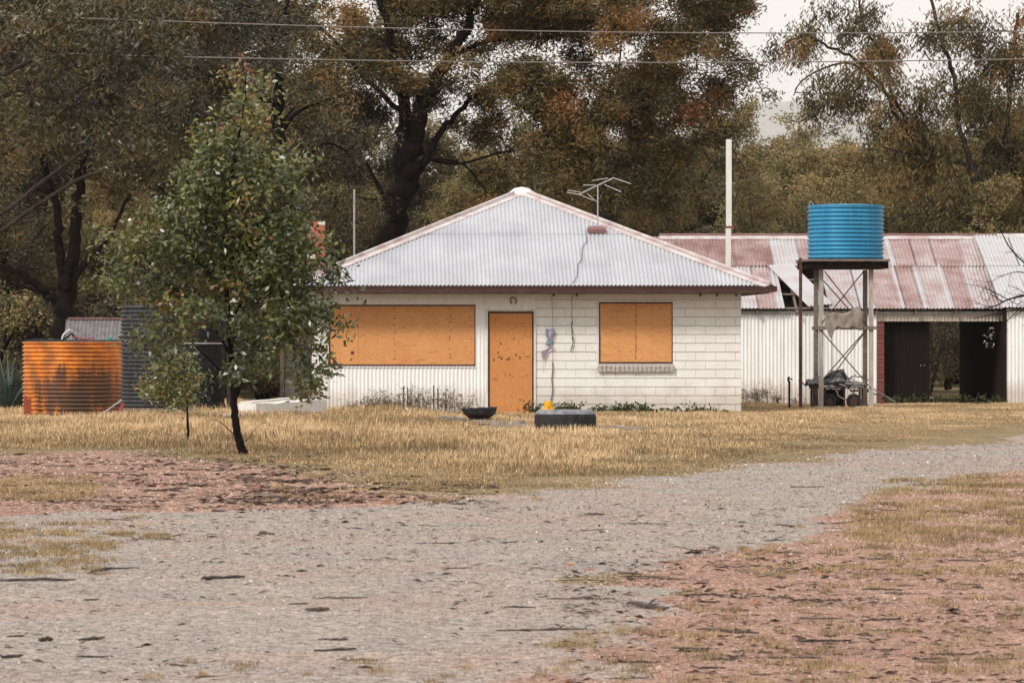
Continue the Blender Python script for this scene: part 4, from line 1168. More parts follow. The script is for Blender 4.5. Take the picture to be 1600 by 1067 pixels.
plank('timber_edging', (769,0.02,77.6), (838,0.02,77.0), 0, 0.10, 0.06, M['planks'], 'grey plank running up to the left side of the large tyre', 'plank')
plank('timber_edging', (932,0.02,77.2), (1004,0.02,75.2), 0, 0.10, 0.05, M['planks'], 'grey plank running right from the large tyre', 'plank')
for i, (px, py, ytop) in enumerate(((631,646,604),(637,647,605),(677.5,646,602),(684,646,606))):
    Y_ = 92.9-0.3*(i % 2); b = MB(); b.box(X(px,Y_)-0.011, X(px,Y_)+0.011, Y_, Y_+0.022, 0, Z(ytop,Y_))
    o = b.build('garden_stake', M['rust'], loc=(X(px,Y_),Y_,0))
    tag(o, ['thin stake at the left end of the row before the wide window','second thin stake from the left before the wide window','third thin stake from the left before the wide window','thin stake at the right end of the row before the wide window'][i], 'stake', 'garden stakes before the wide window')
b = MB(); b.tube([at(634,637,91.5), (X(646,91),91,0.01)], 0.012, 6); o = b.build('fallen_tube', M['white_board'], loc=(X(640,91),91,0)); tag(o, 'short pale tube fallen at the foot of the garden stakes', 'tube')

# ------------------------------------------------------------------ power lines
for i, (pts, Y_) in enumerate((([(-900,-5),(-300,12),(120,28),(533,43),(800,49),(1066,52),(1300,51.5),(1600,48),(2200,36),(3000,10)],86.0),
                               ([(-900,45),(-300,70),(0,80),(300,90),(533,95),(800,97.5),(1066,98),(1300,96.5),(1600,92),(2200,78),(3000,52)],84.0))):
    b = MB(); P_ = [at(p[0],p[1],Y_) for p in pts]
    # smooth resample
    xs = [p.x for p in P_]; zs = [p.z for p in P_]
    co = np.polyfit(xs, zs, 4); X_ = np.linspace(xs[0], xs[-1], 60)
    b.tube([(x, Y_, float(np.polyval(co, x))) for x in X_], 0.0105, 5)
    o = b.build('power_line', M['wire'], loc=(0,Y_,float(np.polyval(co, 0))))
    tag(o, ['upper power line crossing the sky before the trees','lower power line crossing before the trees'][i], 'power line')

# ------------------------------------------------------------------ plants
def leaf_cloud(C, per, spread, L, Wd_, droop, tint, rs, zs=0.75, flat=0.0):
    """C (n,3) clump centres; returns V,F,tint of quad leaves"""
    n = len(C); N = n*per
    c = np.repeat(C, per, 0)
    sp = np.repeat(spread, per) if np.ndim(spread) else np.full(N, spread)
    off = rs.normal(size=(N,3))*0.5; off[:,2] *= zs
    p = c + off*sp[:,None]
    d = rs.normal(size=(N,3)); d /= np.linalg.norm(d, axis=1)[:,None]
    d[:,2] = d[:,2]*(1-droop)-droop*1.1; d /= np.linalg.norm(d, axis=1)[:,None]
    s = np.cross(d, rs.normal(size=(N,3))); s /= np.linalg.norm(s, axis=1)[:,None]+1e-9
    l = L*rs.uniform(0.55,1.25,N)[:,None]; w_ = Wd_*rs.uniform(0.7,1.25,N)[:,None]
    v0 = p; v2 = p+d*l; v1 = p+d*l*0.45+s*w_/2; v3 = p+d*l*0.45-s*w_/2
    V = np.stack([v0,v1,v2,v3],1).reshape(-1,3)
    Fq = np.arange(N*4).reshape(-1,4)
    tc_ = np.repeat(tint, per) + rs.normal(size=N)*0.13
    return V, Fq, np.repeat(np.clip(tc_, 0, 1), 4)

def tubes_np(branches, n=5):
    """branches: list of (pts (k,3), radii (k,))"""
    Vs_, Fs_ = [], []; base = 0
    ang = np.arange(n)*2*math.pi/n
    for pts, rad in branches:
        pts = np.asarray(pts); rad = np.asarray(rad); k = len(pts)
        d = np.gradient(pts, axis=0); d /= np.linalg.norm(d, axis=1)[:,None]+1e-9
        ref = np.array([0.3,0.9,0.1]) if abs(d[0,1]) < 0.8 else np.array([1.0,0.1,0.1])
        s = np.cross(d, ref); s /= np.linalg.norm(s, axis=1)[:,None]+1e-9
        u = np.cross(s, d)
        r = pts[:,None,:] + rad[:,None,None]*(s[:,None,:]*np.cos(ang)[None,:,None]+u[:,None,:]*np.sin(ang)[None,:,None])
        Vs_.append(r.reshape(-1,3))
        i = np.arange(k-1)[:,None]*n; j = np.arange(n)[None,:]
        a = i+j; b_ = i+(j+1) % n
        Fs_.append(np.stack([a, b_, b_+n, a+n], -1).reshape(-1,4)+base)
        base += k*n
    return np.concatenate(Vs_), np.concatenate(Fs_)

def curve(P, k):
    """Catmull-Rom through P with k points per span"""
    P = [np.array(p, float) for p in P]
    Q_ = [2*P[0]-P[1]] + P + [2*P[-1]-P[-2]]; out = []
    for i in range(1, len(Q_)-2):
        for t in np.linspace(0, 1, k, endpoint=False):
            a, b_, c, d = Q_[i-1], Q_[i], Q_[i+1], Q_[i+2]
            out.append(0.5*((2*b_)+(-a+c)*t+(2*a-5*b_+4*c-d)*t*t+(-a+3*b_-3*c+d)*t**3))
    out.append(P[-1]); return np.array(out)

def tree_geo(limbs, blobs, seed, spacing=0.55, per=110, L=0.17, W_=0.035, spread=0.62, droop=0.55, tmean=0.5, tvar=0.25, twig=True, twigr=0.012, hollow=0.35, zs=0.75, keep=1.0, zref=None, nsub=7, crad=1.25, limbf=1.0):
    rs = np.random.default_rng(seed)
    branches = []; nodes = []
    for P_, r0, r1 in limbs:
        if r0 < 0.2: r0 *= limbf
        c = curve(P_, 7); c += rs.normal(size=c.shape)*r0*(0.22 if r0 > .07 else 0.08)
        t = np.linspace(0, 1, len(c)); branches.append((c, r0*(1-t)+r1*t))
        nodes.append(c)
    nodes = np.concatenate(nodes)
    C = []; TK = []
    for (cx, cy, cz, rx, ry, rz) in blobs:
        n = max(8, int(keep*rx*ry*rz/(spacing**3)*4.19*0.62)); m = max(2, int(round(n/nsub)))
        q = rs.normal(size=(m,3)); q /= np.linalg.norm(q, axis=1)[:,None]
        rad = rs.uniform(hollow**3, 1.0, m)**(1/3)
        K = np.stack([cx+q[:,0]*rad*rx, cy+q[:,1]*rad*ry, cz+q[:,2]*rad*rz], 1)
        csz = spacing*crad*rs.uniform(.65,1.25,m)
        ci = np.repeat(np.arange(m), nsub)
        off = rs.normal(size=(m*nsub,3))*np.array([.62,.62,.36])*csz[ci][:,None]
        off[:,2] -= 0.35*(off[:,0]**2+off[:,1]**2)/csz[ci]
        C.append(K[ci]+off); TK.append(np.repeat(rs.normal(size=m), nsub))
    C = np.concatenate(C); TK = np.concatenate(TK)
    TK = TK[C[:,2] > 0.4]; C = C[C[:,2] > 0.4]
    if twig:
        dist = np.array([np.min(np.linalg.norm(nodes-c, axis=1)) for c in C])
        order = np.argsort(dist)
        nn = np.empty((len(nodes)+len(C)*4, 3)); nn[:len(nodes)] = nodes; cnt = len(nodes)
        for i in order:
            c = C[i]; dd = nn[:cnt]-c; ds = np.einsum('ij,ij->i', dd, dd)+np.maximum(dd[:,2],0)**2*1.5
            a = nn[int(np.argmin(ds))]
            L_ = np.linalg.norm(c-a)
            m1 = a*0.65+c*0.35+rs.normal(size=3)*L_*0.09+np.array([0,0,0.06*L_]); m2 = a*0.3+c*0.7+rs.normal(size=3)*L_*0.10+np.array([0,0,0.08*L_])
            r = twigr*(0.8+min(L_,2.5)*0.8)
            branches.append((np.array([a, m1, m2, c]), np.array([r*1.5, r, r*0.6, r*0.25])))
            nn[cnt:cnt+3] = (m1, m2, c); cnt += 3
    BV, BF = tubes_np(branches)
    big = fbm(C[:,0]/1.5+seed, C[:,2]/1.2, seed)
    tt = tmean + (big-0.5)*1.6*tvar + TK*tvar*0.55 + rs.normal(size=len(C))*tvar*0.2
    LV, LF, LT = leaf_cloud(C, per, spread*rs.uniform(.7,1.25,len(C)), L, W_, droop, tt, rs, zs)
    print('tree', seed, len(C), len(LF))
    return BV, BF, LV, LF, LT

def make_tree(name, base, geo, bark, leaf, label, cat='tree', group=None, stem='trunk', crown='crown'):
    BV, BF, LV, LF, LT = geo
    root = thing(name, base, label, cat, group)
    mesh_np(stem, BV, BF, bark, root, smooth=True)
    mesh_np(crown, LV, LF, leaf, root, tint=LT)
    return root
def PB(L_, Y, dr=0.8, ysp=0.0):
    """blobs from picture-plane ellipses at distance Y"""
    out = []; s = Y/F; rr = random.Random(len(L_))
    for q in L_:
        px, py, rx, ry = q[:4]; yo = q[4] if len(q) > 4 else rr.uniform(-ysp, ysp)
        out.append((X(px,Y), Y+yo, Z(py,Y), rx*s, max(rx,ry)*s*dr, ry*s))
    return out
def PL(pts, Y, r0, r1, dy=None):
    return ([(X(p[0],Y), Y+(dy[i] if dy else (p[2] if len(p) > 2 else 0)), Z(p[1],Y)) for i, p in enumerate(pts)], r0, r1)

# --- the big tree behind the house
YM = 119.0
g = lambda px: (X(px,YM), YM, 0)
limbs = [PL([(606,620),(610,480),(614,370),(632,290),(645,230)], YM, 0.42, 0.27),
         PL([(632,290),(626,240),(632,180),(622,120),(606,60),(590,-20)], YM, 0.24, 0.07),
         PL([(645,240),(655,190),(672,140),(700,90),(735,30),(760,-40)], YM, 0.24, 0.08),
         PL([(640,290),(668,245),(690,205),(725,165),(775,130),(840,115),(900,120)], YM, 0.15, 0.02, [0,0,.2,.5,.8,1.2,1.5]),
         PL([(700,90),(770,62),(860,55),(960,42),(1060,55),(1120,90)], YM, 0.08, 0.02, [0,.5,1.0,1.2,1.2,1.0]),
         PL([(668,250),(720,255),(800,235),(880,240),(950,265)], YM, 0.06, 0.015, [0,.3,.6,1,1.2]),
         PL([(612,330),(596,300),(580,270),(560,240),(530,220)], YM, 0.09, 0.03),
         PL([(632,180),(600,150),(560,110),(520,60),(470,30)], YM, 0.10, 0.03),
         PL([(775,130),(840,180),(900,215),(970,230)], YM, 0.05, 0.015, [.8,1,1.1,1.2]),
         PL([(668,250),(700,250),(730,262),(760,300)], YM, 0.06, 0.02)]
bl = [(470,30,75,45),(560,25,75,42),(650,20,80,50),(740,25,85,50),(830,30,90,52),(920,35,95,55),(1010,45,95,60),(1090,60,80,60),(1140,95,55,50),
      (720,110,85,48),(810,120,95,55),(900,130,100,58),(990,140,100,60),(1080,150,85,60),(1140,160,45,50),
      (760,190,75,42),(850,205,95,50),(950,220,100,55),(1040,225,85,55),(1110,200,60,45),(880,275,90,38),(960,290,75,38),(1040,280,60,40),
      (700,225,50,32,2.5),(735,310,60,35),(535,120,48,30),(575,155,36,24),(505,160,40,25),(665,150,30,36),(600,125,26,22),(580,75,45,35),(620,70,40,30,2.0),(500,80,40,25),(790,270,60,40),(1000,-20,200,40),(750,-40,220,40)]
geo = tree_geo(limbs, PB(bl, YM, 0.75, 1.2), 3, 0.43, 150, 0.15, 0.036, 0.38, 0.35, 0.50, 0.28, keep=1.05, limbf=0.75)
make_tree('gum_tree', g(606), geo, M['bark'], M['leaf_rust'], 'huge dark-trunked gum tree with rusty foliage spreading behind the house')

# --- left tree behind the tanks
YL = 108.0
limbs = [PL([(92,640),(94,560),(98,490),(104,440)], YL, 0.26, 0.21), PL([(104,445),(112,400),(120,330),(128,250),(150,160),(170,80)], YL, 0.18, 0.05),
         PL([(98,490),(80,465),(55,445),(20,420),(-30,405),(-80,360)], YL, 0.13, 0.04), PL([(104,450),(92,400),(90,340),(70,260),(50,180),(40,90)], YL, 0.13, 0.04),
         PL([(112,440),(135,410),(170,370),(200,310),(240,250)], YL, 0.08, 0.02), PL([(80,465),(45,450),(10,440)], YL, 0.05, 0.02)]
bl = [(0,0,90,50),(110,0,90,50),(210,0,90,50),(300,0,80,50),(380,20,60,50),(-40,60,80,80),(60,60,85,70),(160,60,90,70),(260,60,80,60),(340,60,70,60),(40,160,80,60),(140,170,90,60),(240,160,80,60),(330,150,60,60),(60,260,80,50),(170,260,80,50),(-50,200,60,80),(270,250,60,50),(350,240,50,60),(0,330,60,40)]
geo = tree_geo(limbs, PB(bl, YL, 0.7, 1.0), 12, 0.40, 120, 0.15, 0.036, 0.38, 0.45, 0.45, 0.3, keep=1.1)
make_tree('gum_tree', (X(92,YL),YL,0), geo, M['bark'], M['leaf_dark'], 'dark forked gum tree behind the orange tank')
# --- tree behind the sapling
Y3 = 114.0
limbs = [PL([(455,640),(452,520),(448,400),(440,300),(432,220),(434,160)], Y3, 0.24, 0.15), PL([(434,165),(418,155),(398,158),(375,150),(340,120)], Y3, 0.10, 0.03),
         PL([(434,165),(434,130),(420,95),(440,50),(450,-10)], Y3, 0.13, 0.05), PL([(432,220),(460,180),(500,160),(540,150)], Y3, 0.07, 0.02), PL([(445,330),(480,250),(510,225),(540,235)], Y3, 0.06, 0.02),
         PL([(440,300),(400,260),(370,220)], Y3, 0.06, 0.02)]
bl = [(400,20,60,50),(470,0,60,35),(350,90,55,50),(420,80,40,30),(380,170,50,50),(330,180,50,60),(500,190,55,38),(550,225,50,40),(470,250,50,40),(380,260,60,50),(520,290,60,45),(460,330,60,40)]
geo = tree_geo(limbs, PB(bl, Y3, 0.8, 0.9), 22, 0.40, 110, 0.14, 0.034, 0.38, 0.4, 0.45, 0.3, keep=1.1)
make_tree('gum_tree', (X(455,Y3),Y3,0), geo, M['bark'], M['leaf_dark'], 'dark gum tree with a kinked limb directly behind the sapling')
# --- right hand gum
Y4 = 128.0
limbs = [PL([(1640,640),(1625,500),(1600,400),(1560,320),(1520,265),(1466,240),(1413,197),(1376,133),(1333,92),(1290,70),(1253,57),(1225,70)], Y4, 0.19, 0.02),
         PL([(1466,240),(1440,215),(1420,190),(1395,150),(1380,90),(1350,40),(1340,-20)], Y4, 0.10, 0.03), PL([(1376,140),(1330,100),(1280,110),(1250,130),(1240,150)], Y4, 0.06, 0.015),
         PL([(1520,265),(1500,200),(1490,120),(1470,60),(1450,-20)], Y4, 0.14, 0.04), PL([(1560,320),(1570,220),(1580,120),(1590,20)], Y4, 0.12, 0.05),
         PL([(1600,400),(1500,340),(1430,300),(1380,280)], Y4, 0.09, 0.02), PL([(1466,240),(1420,240),(1380,230)], Y4, 0.06, 0.02), PL([(1500,215),(1540,180),(1570,160)], Y4, 0.05, 0.02)]
bl = [(1240,60,34,30),(1290,40,45,34),(1345,30,45,40),(1400,50,50,45),(1300,110,45,35),(1350,110,40,40),(1290,160,38,32),(1360,180,42,40),(1420,140,50,45),(1480,60,55,50),(1560,50,65,55),(1490,150,60,50),(1560,150,60,60),(1420,230,60,42),(1500,250,70,48),(1590,240,60,60),(1380,265,50,35),(1450,300,70,40),(1540,320,70,45),(1640,150,60,80),(1650,300,60,80),(1630,30,60,50)]
geo = tree_geo(limbs, PB(bl, Y4, 0.7, 1.0), 31, 0.42, 75, 0.19, 0.038, 0.36, 0.8, 0.50, 0.3, keep=1.4, zs=1.3, limbf=0.6)
make_tree('gum_tree', (X(1640,Y4),Y4,0), geo, M['bark_grey'], M['leaf_rust'], 'leaning gum with drooping sparse foliage at the right against the sky')

# --- big-leaved branches reaching in from the left, near
Y5 = 77.0
limbs = [PL([(-260,760),(-240,600),(-200,450),(-150,380)], Y5, 0.30, 0.22),
         PL([(-150,385),(-60,355),(0,335),(75,278),(150,222),(175,205)], Y5, 0.10, 0.025), PL([(-180,420),(-60,385),(0,361),(60,320),(135,275),(205,262),(232,258),(262,243)], Y5, 0.10, 0.022),
         PL([(-150,380),(-100,240),(-40,150),(60,90),(160,60),(240,50)], Y5, 0.12, 0.025), PL([(-200,450),(-170,300),(-120,180),(-60,60),(0,-20)], Y5, 0.15, 0.04),
         PL([(-40,150),(40,150),(100,150),(160,120)], Y5, 0.04, 0.015), PL([(-60,200),(-20,160),(20,145),(50,140)], Y5, 0.04, 0.015)]
bl = [(0,20,60,50),(80,20,60,50),(160,20,60,45),(235,35,50,45),(40,90,70,45),(130,95,70,45),(215,95,60,42),(280,100,32,34),(70,150,70,32),(150,160,60,32),(225,150,45,30),(-60,100,60,80),(20,200,50,30),(170,205,26,14),(265,45,40,40)]
geo = tree_geo(limbs, PB(bl, Y5, 0.8, 0.7), 41, 0.29, 30, 0.14, 0.040, 0.30, 0.55, 0.50, 0.28, keep=1.5, limbf=0.5, twigr=0.007)
make_tree('gum_tree', (X(-260,Y5),Y5,0), geo, M['bark_grey'], M['leaf_dark'], 'near gum at the left edge whose leafy branches overhang the picture')

# --- the sapling in front
Y6 = GY(710)
limbs = [PL([(383,712),(374,690),(367,650),(364,600),(360,540),(355,470),(352,400),(358,320),(368,240),(380,170),(386,110)], Y6, 0.060, 0.008),
         PL([(364,600),(345,580),(320,555),(295,530),(278,512)], Y6, 0.016, 0.004), PL([(362,560),(340,520),(310,480),(270,450),(230,430)], Y6, 0.020, 0.004),
         PL([(358,500),(380,470),(400,430),(430,400),(470,380)], Y6, 0.022, 0.004), PL([(366,620),(390,590),(402,560),(420,530)], Y6, 0.014, 0.004),
         PL([(358,540),(385,500),(405,470),(415,450)], Y6, 0.014, 0.004), PL([(355,460),(320,420),(280,380),(230,350)], Y6, 0.022, 0.004),
         PL([(353,420),(390,370),(430,330),(470,310)], Y6, 0.022, 0.004), PL([(354,380),(320,330),(290,280),(270,240)], Y6, 0.016, 0.004),
         PL([(360,310),(390,270),(420,230),(440,200)], Y6, 0.014, 0.004), PL([(367,680),(345,660),(330,655)], Y6, 0.008, 0.003), PL([(384,690),(400,670),(415,655)], Y6, 0.006, 0.002)]
bl = [(385,118,22,22),(378,160,38,30),(385,200,55,30),(360,230,60,35),(330,265,65,40),(400,265,65,42),(290,310,60,40),(360,320,75,45),(435,310,55,45),(260,360,60,42),(330,375,75,45),(410,370,70,48),(470,370,45,45),
      (220,410,45,35),(290,430,65,38),(370,430,75,42),(440,425,65,42),(510,410,30,24),(205,450,32,26),(260,480,50,30),(330,480,45,26),(430,480,50,34),(480,470,45,36),(470,520,38,30),(230,510,35,30),(265,540,32,28),(420,535,32,22),(480,560,24,30),(395,575,24,16),(440,450,50,34),(410,500,46,28),(465,500,40,30),(400,545,30,20),(300,290,30,25),(470,260,24,24),(190,420,22,18),(470,600,18,14)]
geo = tree_geo(limbs, PB(bl, Y6, 0.85, 0.4), 51, 0.165, 23, 0.095, 0.041, 0.18, 0.45, 0.46, 0.24, keep=1.2, nsub=6, crad=1.3, twigr=0.0035, zs=0.9)
BV, BF, LV, LF, LT = geo
LT = np.clip(LT + 0.05 + np.clip((LV[:,2]-3.4)/1.4, 0, 1)*0.34, 0, 1)       # new growth at the top is yellower
make_tree('sapling', (X(383,Y6),Y6,0), (BV,BF,LV,LF,LT), M['bark'], M['leaf_sap'], 'leafy young gum tree standing in the grass before the house', 'tree')
# --- little sapling
Y7 = GY(690)
limbs = [PL([(294,690),(293,650),(291,610),(288,570),(285,545)], Y7, 0.020, 0.005), PL([(291,600),(270,580),(250,565)], Y7, 0.007, 0.002), PL([(291,610),(305,585),(310,560)], Y7, 0.007, 0.002), PL([(293,678),(275,682),(255,675)], Y7, 0.005, 0.002)]
bl = [(285,560,28,24),(262,590,34,24),(300,590,24,26),(250,615,26,14),(285,620,30,12),(262,672,14,8)]
geo = tree_geo(limbs, PB(bl, Y7, 0.9, 0.1), 61, 0.10, 22, 0.065, 0.03, 0.18, 0.2, 0.65, 0.2, keep=1.0, twigr=0.002)
make_tree('sapling', (X(294,Y7),Y7,0), geo, M['bark'], M['leaf_sap'], 'waist-high seedling tree left of the taller sapling', 'tree')

# --- bare thorny tree coming in from the right, before the shed
Y8 = 96.0
rs8 = np.random.default_rng(8); br = []
def grow(p, d, L_, r, depth):
    pts = [np.array(p)]; n = 6
    for i in range(n):
        d = d+rs8.normal(size=3)*0.18+np.array([0,0,-0.02]); d /= np.linalg.norm(d); pts.append(pts[-1]+d*L_/n)
    br.append((np.array(pts), np.linspace(r, r*0.35, n+1)))
    if depth > 0:
        for k in range(4 if depth > 1 else 3):
            i = rs8.integers(1, n+1); q = d+rs8.normal(size=3)*0.75; q /= np.linalg.norm(q)
            grow(pts[i], q, L_*rs8.uniform(.4,.7), r*0.45, depth-1)
def A8(px, py, dy=0): return (X(px,Y8), Y8+dy, Z(py,Y8))
def limb8(P_, r0, r1, sub=5, Ls=0.5):
    c = curve([A8(*p) for p in P_], 6); br.append((c, np.linspace(r0, r1, len(c))))
    for k in range(sub):
        i = rs8.integers(len(c)//4, len(c)); d = c[min(i+1,len(c)-1)]-c[i-1]; d /= np.linalg.norm(d)+1e-9
        q = d+rs8.normal(size=3)*0.7; q /= np.linalg.norm(q); grow(c[i], q, Ls*rs8.uniform(.5,1.2), r0*0.35, 2)
limb8([(1720,650),(1712,560),(1690,510),(1660,480)], 0.07, 0.05, 0)
limb8([(1665,482),(1630,455),(1600,462),(1575,468),(1555,478),(1520,487)], 0.028, 0.008, 7)
limb8([(1665,482),(1640,490),(1590,485),(1560,490),(1520,498)], 0.02, 0.006, 8)
limb8([(1660,480),(1620,430),(1580,390),(1560,352),(1548,330)], 0.022, 0.005, 7)
limb8([(1575,468),(1550,455),(1530,448),(1500,442)], 0.010, 0.003, 5, 0.35)
limb8([(1620,430),(1590,425),(1570,430),(1548,440)], 0.012, 0.003, 5, 0.35)
limb8([(1590,486),(1575,500),(1560,520),(1545,545)], 0.010, 0.003, 6, 0.3)
bt8 = thing('bare_tree', (X(1720,Y8),Y8,0), 'leafless twiggy tree reaching in from the right before the shed', 'tree')
V8, F8 = tubes_np(br, 4); mesh_np('trunk', V8, F8, M['bark'], bt8)
C8 = np.array([A8(1545+rs8.uniform(-9,9), 527+rs8.uniform(-16,16), rs8.uniform(-.1,.1)) for _ in range(22)])
LV, LF, LT = leaf_cloud(C8, 3, 0.03, 0.03, 0.02, 0.0, np.full(len(C8), .5), rs8); mesh_np('blossom', LV, LF, M['blossom'], bt8)

# --- generic forest trees: prototypes built around the origin, then copied
def proto_geo(seed, Ht, Rw, kind):
    r = random.Random(seed); limbs = []; blobs = []
    lean = r.uniform(-.8,.8); p0 = (0,0,0); p1 = (lean*.3, 0, Ht*.22); p2 = (lean*.7, r.uniform(-.3,.3), Ht*.42)
    limbs.append(([p0, p1, p2], 0.20*Ht/10, 0.14*Ht/10))
    nl = r.randint(4,6)
    for i in range(nl):
        a = 2*math.pi*(i+r.random()*.6)/nl; R = Rw*r.uniform(.55,.95); zt = Ht*r.uniform(.6,.95)
        q = (p2[0]+R*math.cos(a)*.4, R*math.sin(a)*.4, Ht*.42+(zt-Ht*.42)*.5); e = (p2[0]+R*math.cos(a), R*math.sin(a), zt)
        limbs.append(([p2 if i % 2 else p1, q, e], 0.11*Ht/10, 0.03))
        blobs.append((e[0], e[1], e[2]-0.1*Ht, Rw*r.uniform(.35,.5), Rw*r.uniform(.35,.5), Ht*r.uniform(.10,.16)))
        blobs.append((q[0]*1.3, q[1]*1.3, q[2]+0.05*Ht, Rw*r.uniform(.3,.45), Rw*r.uniform(.3,.45), Ht*r.uniform(.09,.14)))
    blobs.append((p2[0], 0, Ht*.88, Rw*.45, Rw*.45, Ht*.14))
    if kind == 'low':
        for i in range(5):
            a = r.random()*6.28; blobs.append((Rw*.6*math.cos(a), Rw*.6*math.sin(a), Ht*r.uniform(.2,.45), Rw*.4, Rw*.4, Ht*.14))
    return limbs, blobs
protos = []
specs = [(101,9.5,3.6,'gum',0.45,'leaf_olive','bark_grey'),(102,8.5,3.0,'low',0.55,'leaf_olive','bark'),(103,10.5,3.8,'gum',0.5,'leaf_rust','bark'),(104,7.5,2.8,'low',0.7,'leaf_olive','bark_grey'),(105,9.0,3.4,'low',0.4,'leaf_dark','bark')]
kinds = ['spreading olive gum tree in the wood behind the buildings','bushy olive tree in the wood behind the buildings','tall rusty-leaved gum tree in the wood behind the buildings','yellowish bushy tree in the wood behind the buildings','dark bushy tree in the wood behind the buildings']
for (sd_, Ht, Rw, kd, tm, lf, bk) in specs:
    lm, bb = proto_geo(sd_, Ht, Rw, kd)
    protos.append((tree_geo(lm, bb, sd_, 0.50, 85, 0.19, 0.05, 0.40, 0.3, tm, 0.26, keep=0.95), M[bk], M[lf], Ht))
proto_obj = {}
def place_tree(k, px, Y, topy, group='trees in the wood behind', sx=1.0, rot=None):
    geo, bk, lf, Ht = protos[k]; h = H-(topy-HY)*Y/F; s_ = h/Ht
    rot = random.uniform(0, 6.28) if rot is None else rot
    if k not in proto_obj:
        root = make_tree('forest_tree', (0,0,0), geo, bk, lf, kinds[k], 'tree', group); proto_obj[k] = root
    else:
        src = proto_obj[k]; root = src.copy(); COL.objects.link(root)
        for chd in src.children:
            c = chd.copy(); COL.objects.link(c); c.parent = root
    root.location = (X(px,Y), Y, 0); root.scale = (s_*sx, s_*sx, s_); root.rotation_euler = (0,0,rot)
    return root
rt = random.Random(77)
# (centre: tops low enough to leave the sky gaps open)
ZONES = [(-30,'at the far left edge'),(30,'above the orange tank, leftmost'),(75,'above the left half of the orange tank'),(110,'above the middle of the orange tank'),(150,'above the right half of the orange tank'),(195,'between orange and dark tank'),(235,'above the dark corrugated tank'),
         (275,'behind the left flank of the sapling'),(320,'behind the sapling left of its trunk'),(360,'straight behind the sapling trunk'),(400,'behind the sapling right of its trunk'),(450,'behind the right flank of the sapling'),(490,'above the porch wall'),(540,'behind the brick chimney'),(590,'beyond the thin grey pole'),
         (660,'beyond the trunk of the huge gum'),(720,'above the left slope of the house roof'),(765,'above the left slope, near the top'),(805,'just left of the roof peak'),(870,'just right of the roof peak'),(920,'left of the TV aerial'),(950,'behind the TV aerial'),(990,'right of the TV aerial'),(1035,'above the right slope of the house roof'),
         (1070,'above the foot of the right roof slope'),(1100,'left of the white flue'),(1140,'behind the white flue'),(1165,'right of the white flue'),(1195,'between flue and blue tank'),(1230,'just left of the blue tank'),(1270,'behind the left side of the blue tank'),(1325,'behind the blue tank'),(1365,'behind the right side of the blue tank'),
         (1405,'just right of the blue tank'),(1450,'above the open shed bay'),(1500,'above the middle of the rusty roof'),(1550,'above the right end of the rusty roof'),(1620,'above the silver roof at right'),(9999,'at the far right edge')]
def zone(px):
    for z_, t_ in ZONES:
        if px < z_: return t_
rows = [(-60,135,-30,0),(40,140,-60,4),(130,136,-20,1),(220,133,-40,4),(300,140,-50,0),(375,136,-10,4),(440,142,90,1),(510,135,240,1),(570,142,215,0),(640,137,230,4),(700,143,200,1),(770,136,190,0),(840,142,170,2),(900,136,190,1),
        (960,143,170,0),(1020,137,200,4),(1080,144,190,2),(1130,138,215,0),(1170,150,195,2),(1215,146,160,0),(1250,142,245,1),(1300,150,200,2),(1340,143,235,3),(1390,148,195,0),(1440,141,215,1),(1490,149,170,2),(1540,142,200,0),(1600,147,160,4),(1660,141,150,2),
        (1185,130,290,1),(1240,126,310,3),(1298,127,280,3),(1150,124,285,3),(1350,130,300,1),(1060,123,300,3),(1010,127,290,1),(940,125,300,4),(1420,128,310,0),(1480,131,300,4),(1560,127,290,1),(740,125,300,1),(680,128,290,3),(570,126,310,1),(500,122,320,4),(420,121,310,1),(340,120,300,4),(250,122,320,1),(170,120,290,0),(90,123,330,1),(10,119,300,4),(0,126,120,0),(110,127,90,4),(200,125,130,0),(290,127,100,4),(350,126,170,1),(-50,121,330,1)]
for px, Y_, ty_, k in rows:
    o = place_tree(k, px, Y_, ty_, sx=rt.uniform(.85,1.05), rot=rt.uniform(0,6.28))
    o['label'] = ['spreading olive gum','bushy olive tree','tall rusty gum','yellowish bushy tree','dark bushy tree'][k] + (' in front of the wood ' if Y_ < 132 else ' deep in the wood ') + zone(px)
# --- shrub belt
def shrub_geo(seed, Ht, R, leaf_t, W_=0.04):
    r = random.Random(seed); limbs = []
    for i in range(7):
        a = r.random()*6.28; limbs.append(([(0.1*math.cos(a),0.1*math.sin(a),0), (R*.4*math.cos(a),R*.4*math.sin(a),Ht*.5), (R*.75*math.cos(a+.3),R*.75*math.sin(a+.3),Ht*r.uniform(.7,1))], 0.045, 0.01))
    blobs = [(r.uniform(-.5,.5)*R, r.uniform(-.5,.5)*R, Ht*r.uniform(.3,.8), R*.55, R*.55, Ht*.28) for _ in range(6)]
    return tree_geo(limbs, blobs, seed, 0.30, 45, 0.12, W_, 0.26, 0.1, leaf_t, 0.28, keep=0.6)
shr = [(shrub_geo(201,2.6,1.5,0.5), M['bark_grey'], M['brush']), (shrub_geo(202,2.2,1.4,0.45), M['bark'], M['leaf_olive']), (shrub_geo(203,3.0,1.3,0.55), M['bark_grey'], M['brush'])]
shl = ['dry brown scrub bush at the edge of the wood','olive bush at the edge of the wood','tall grey-brown scrub bush at the edge of the wood']
sobj = {}
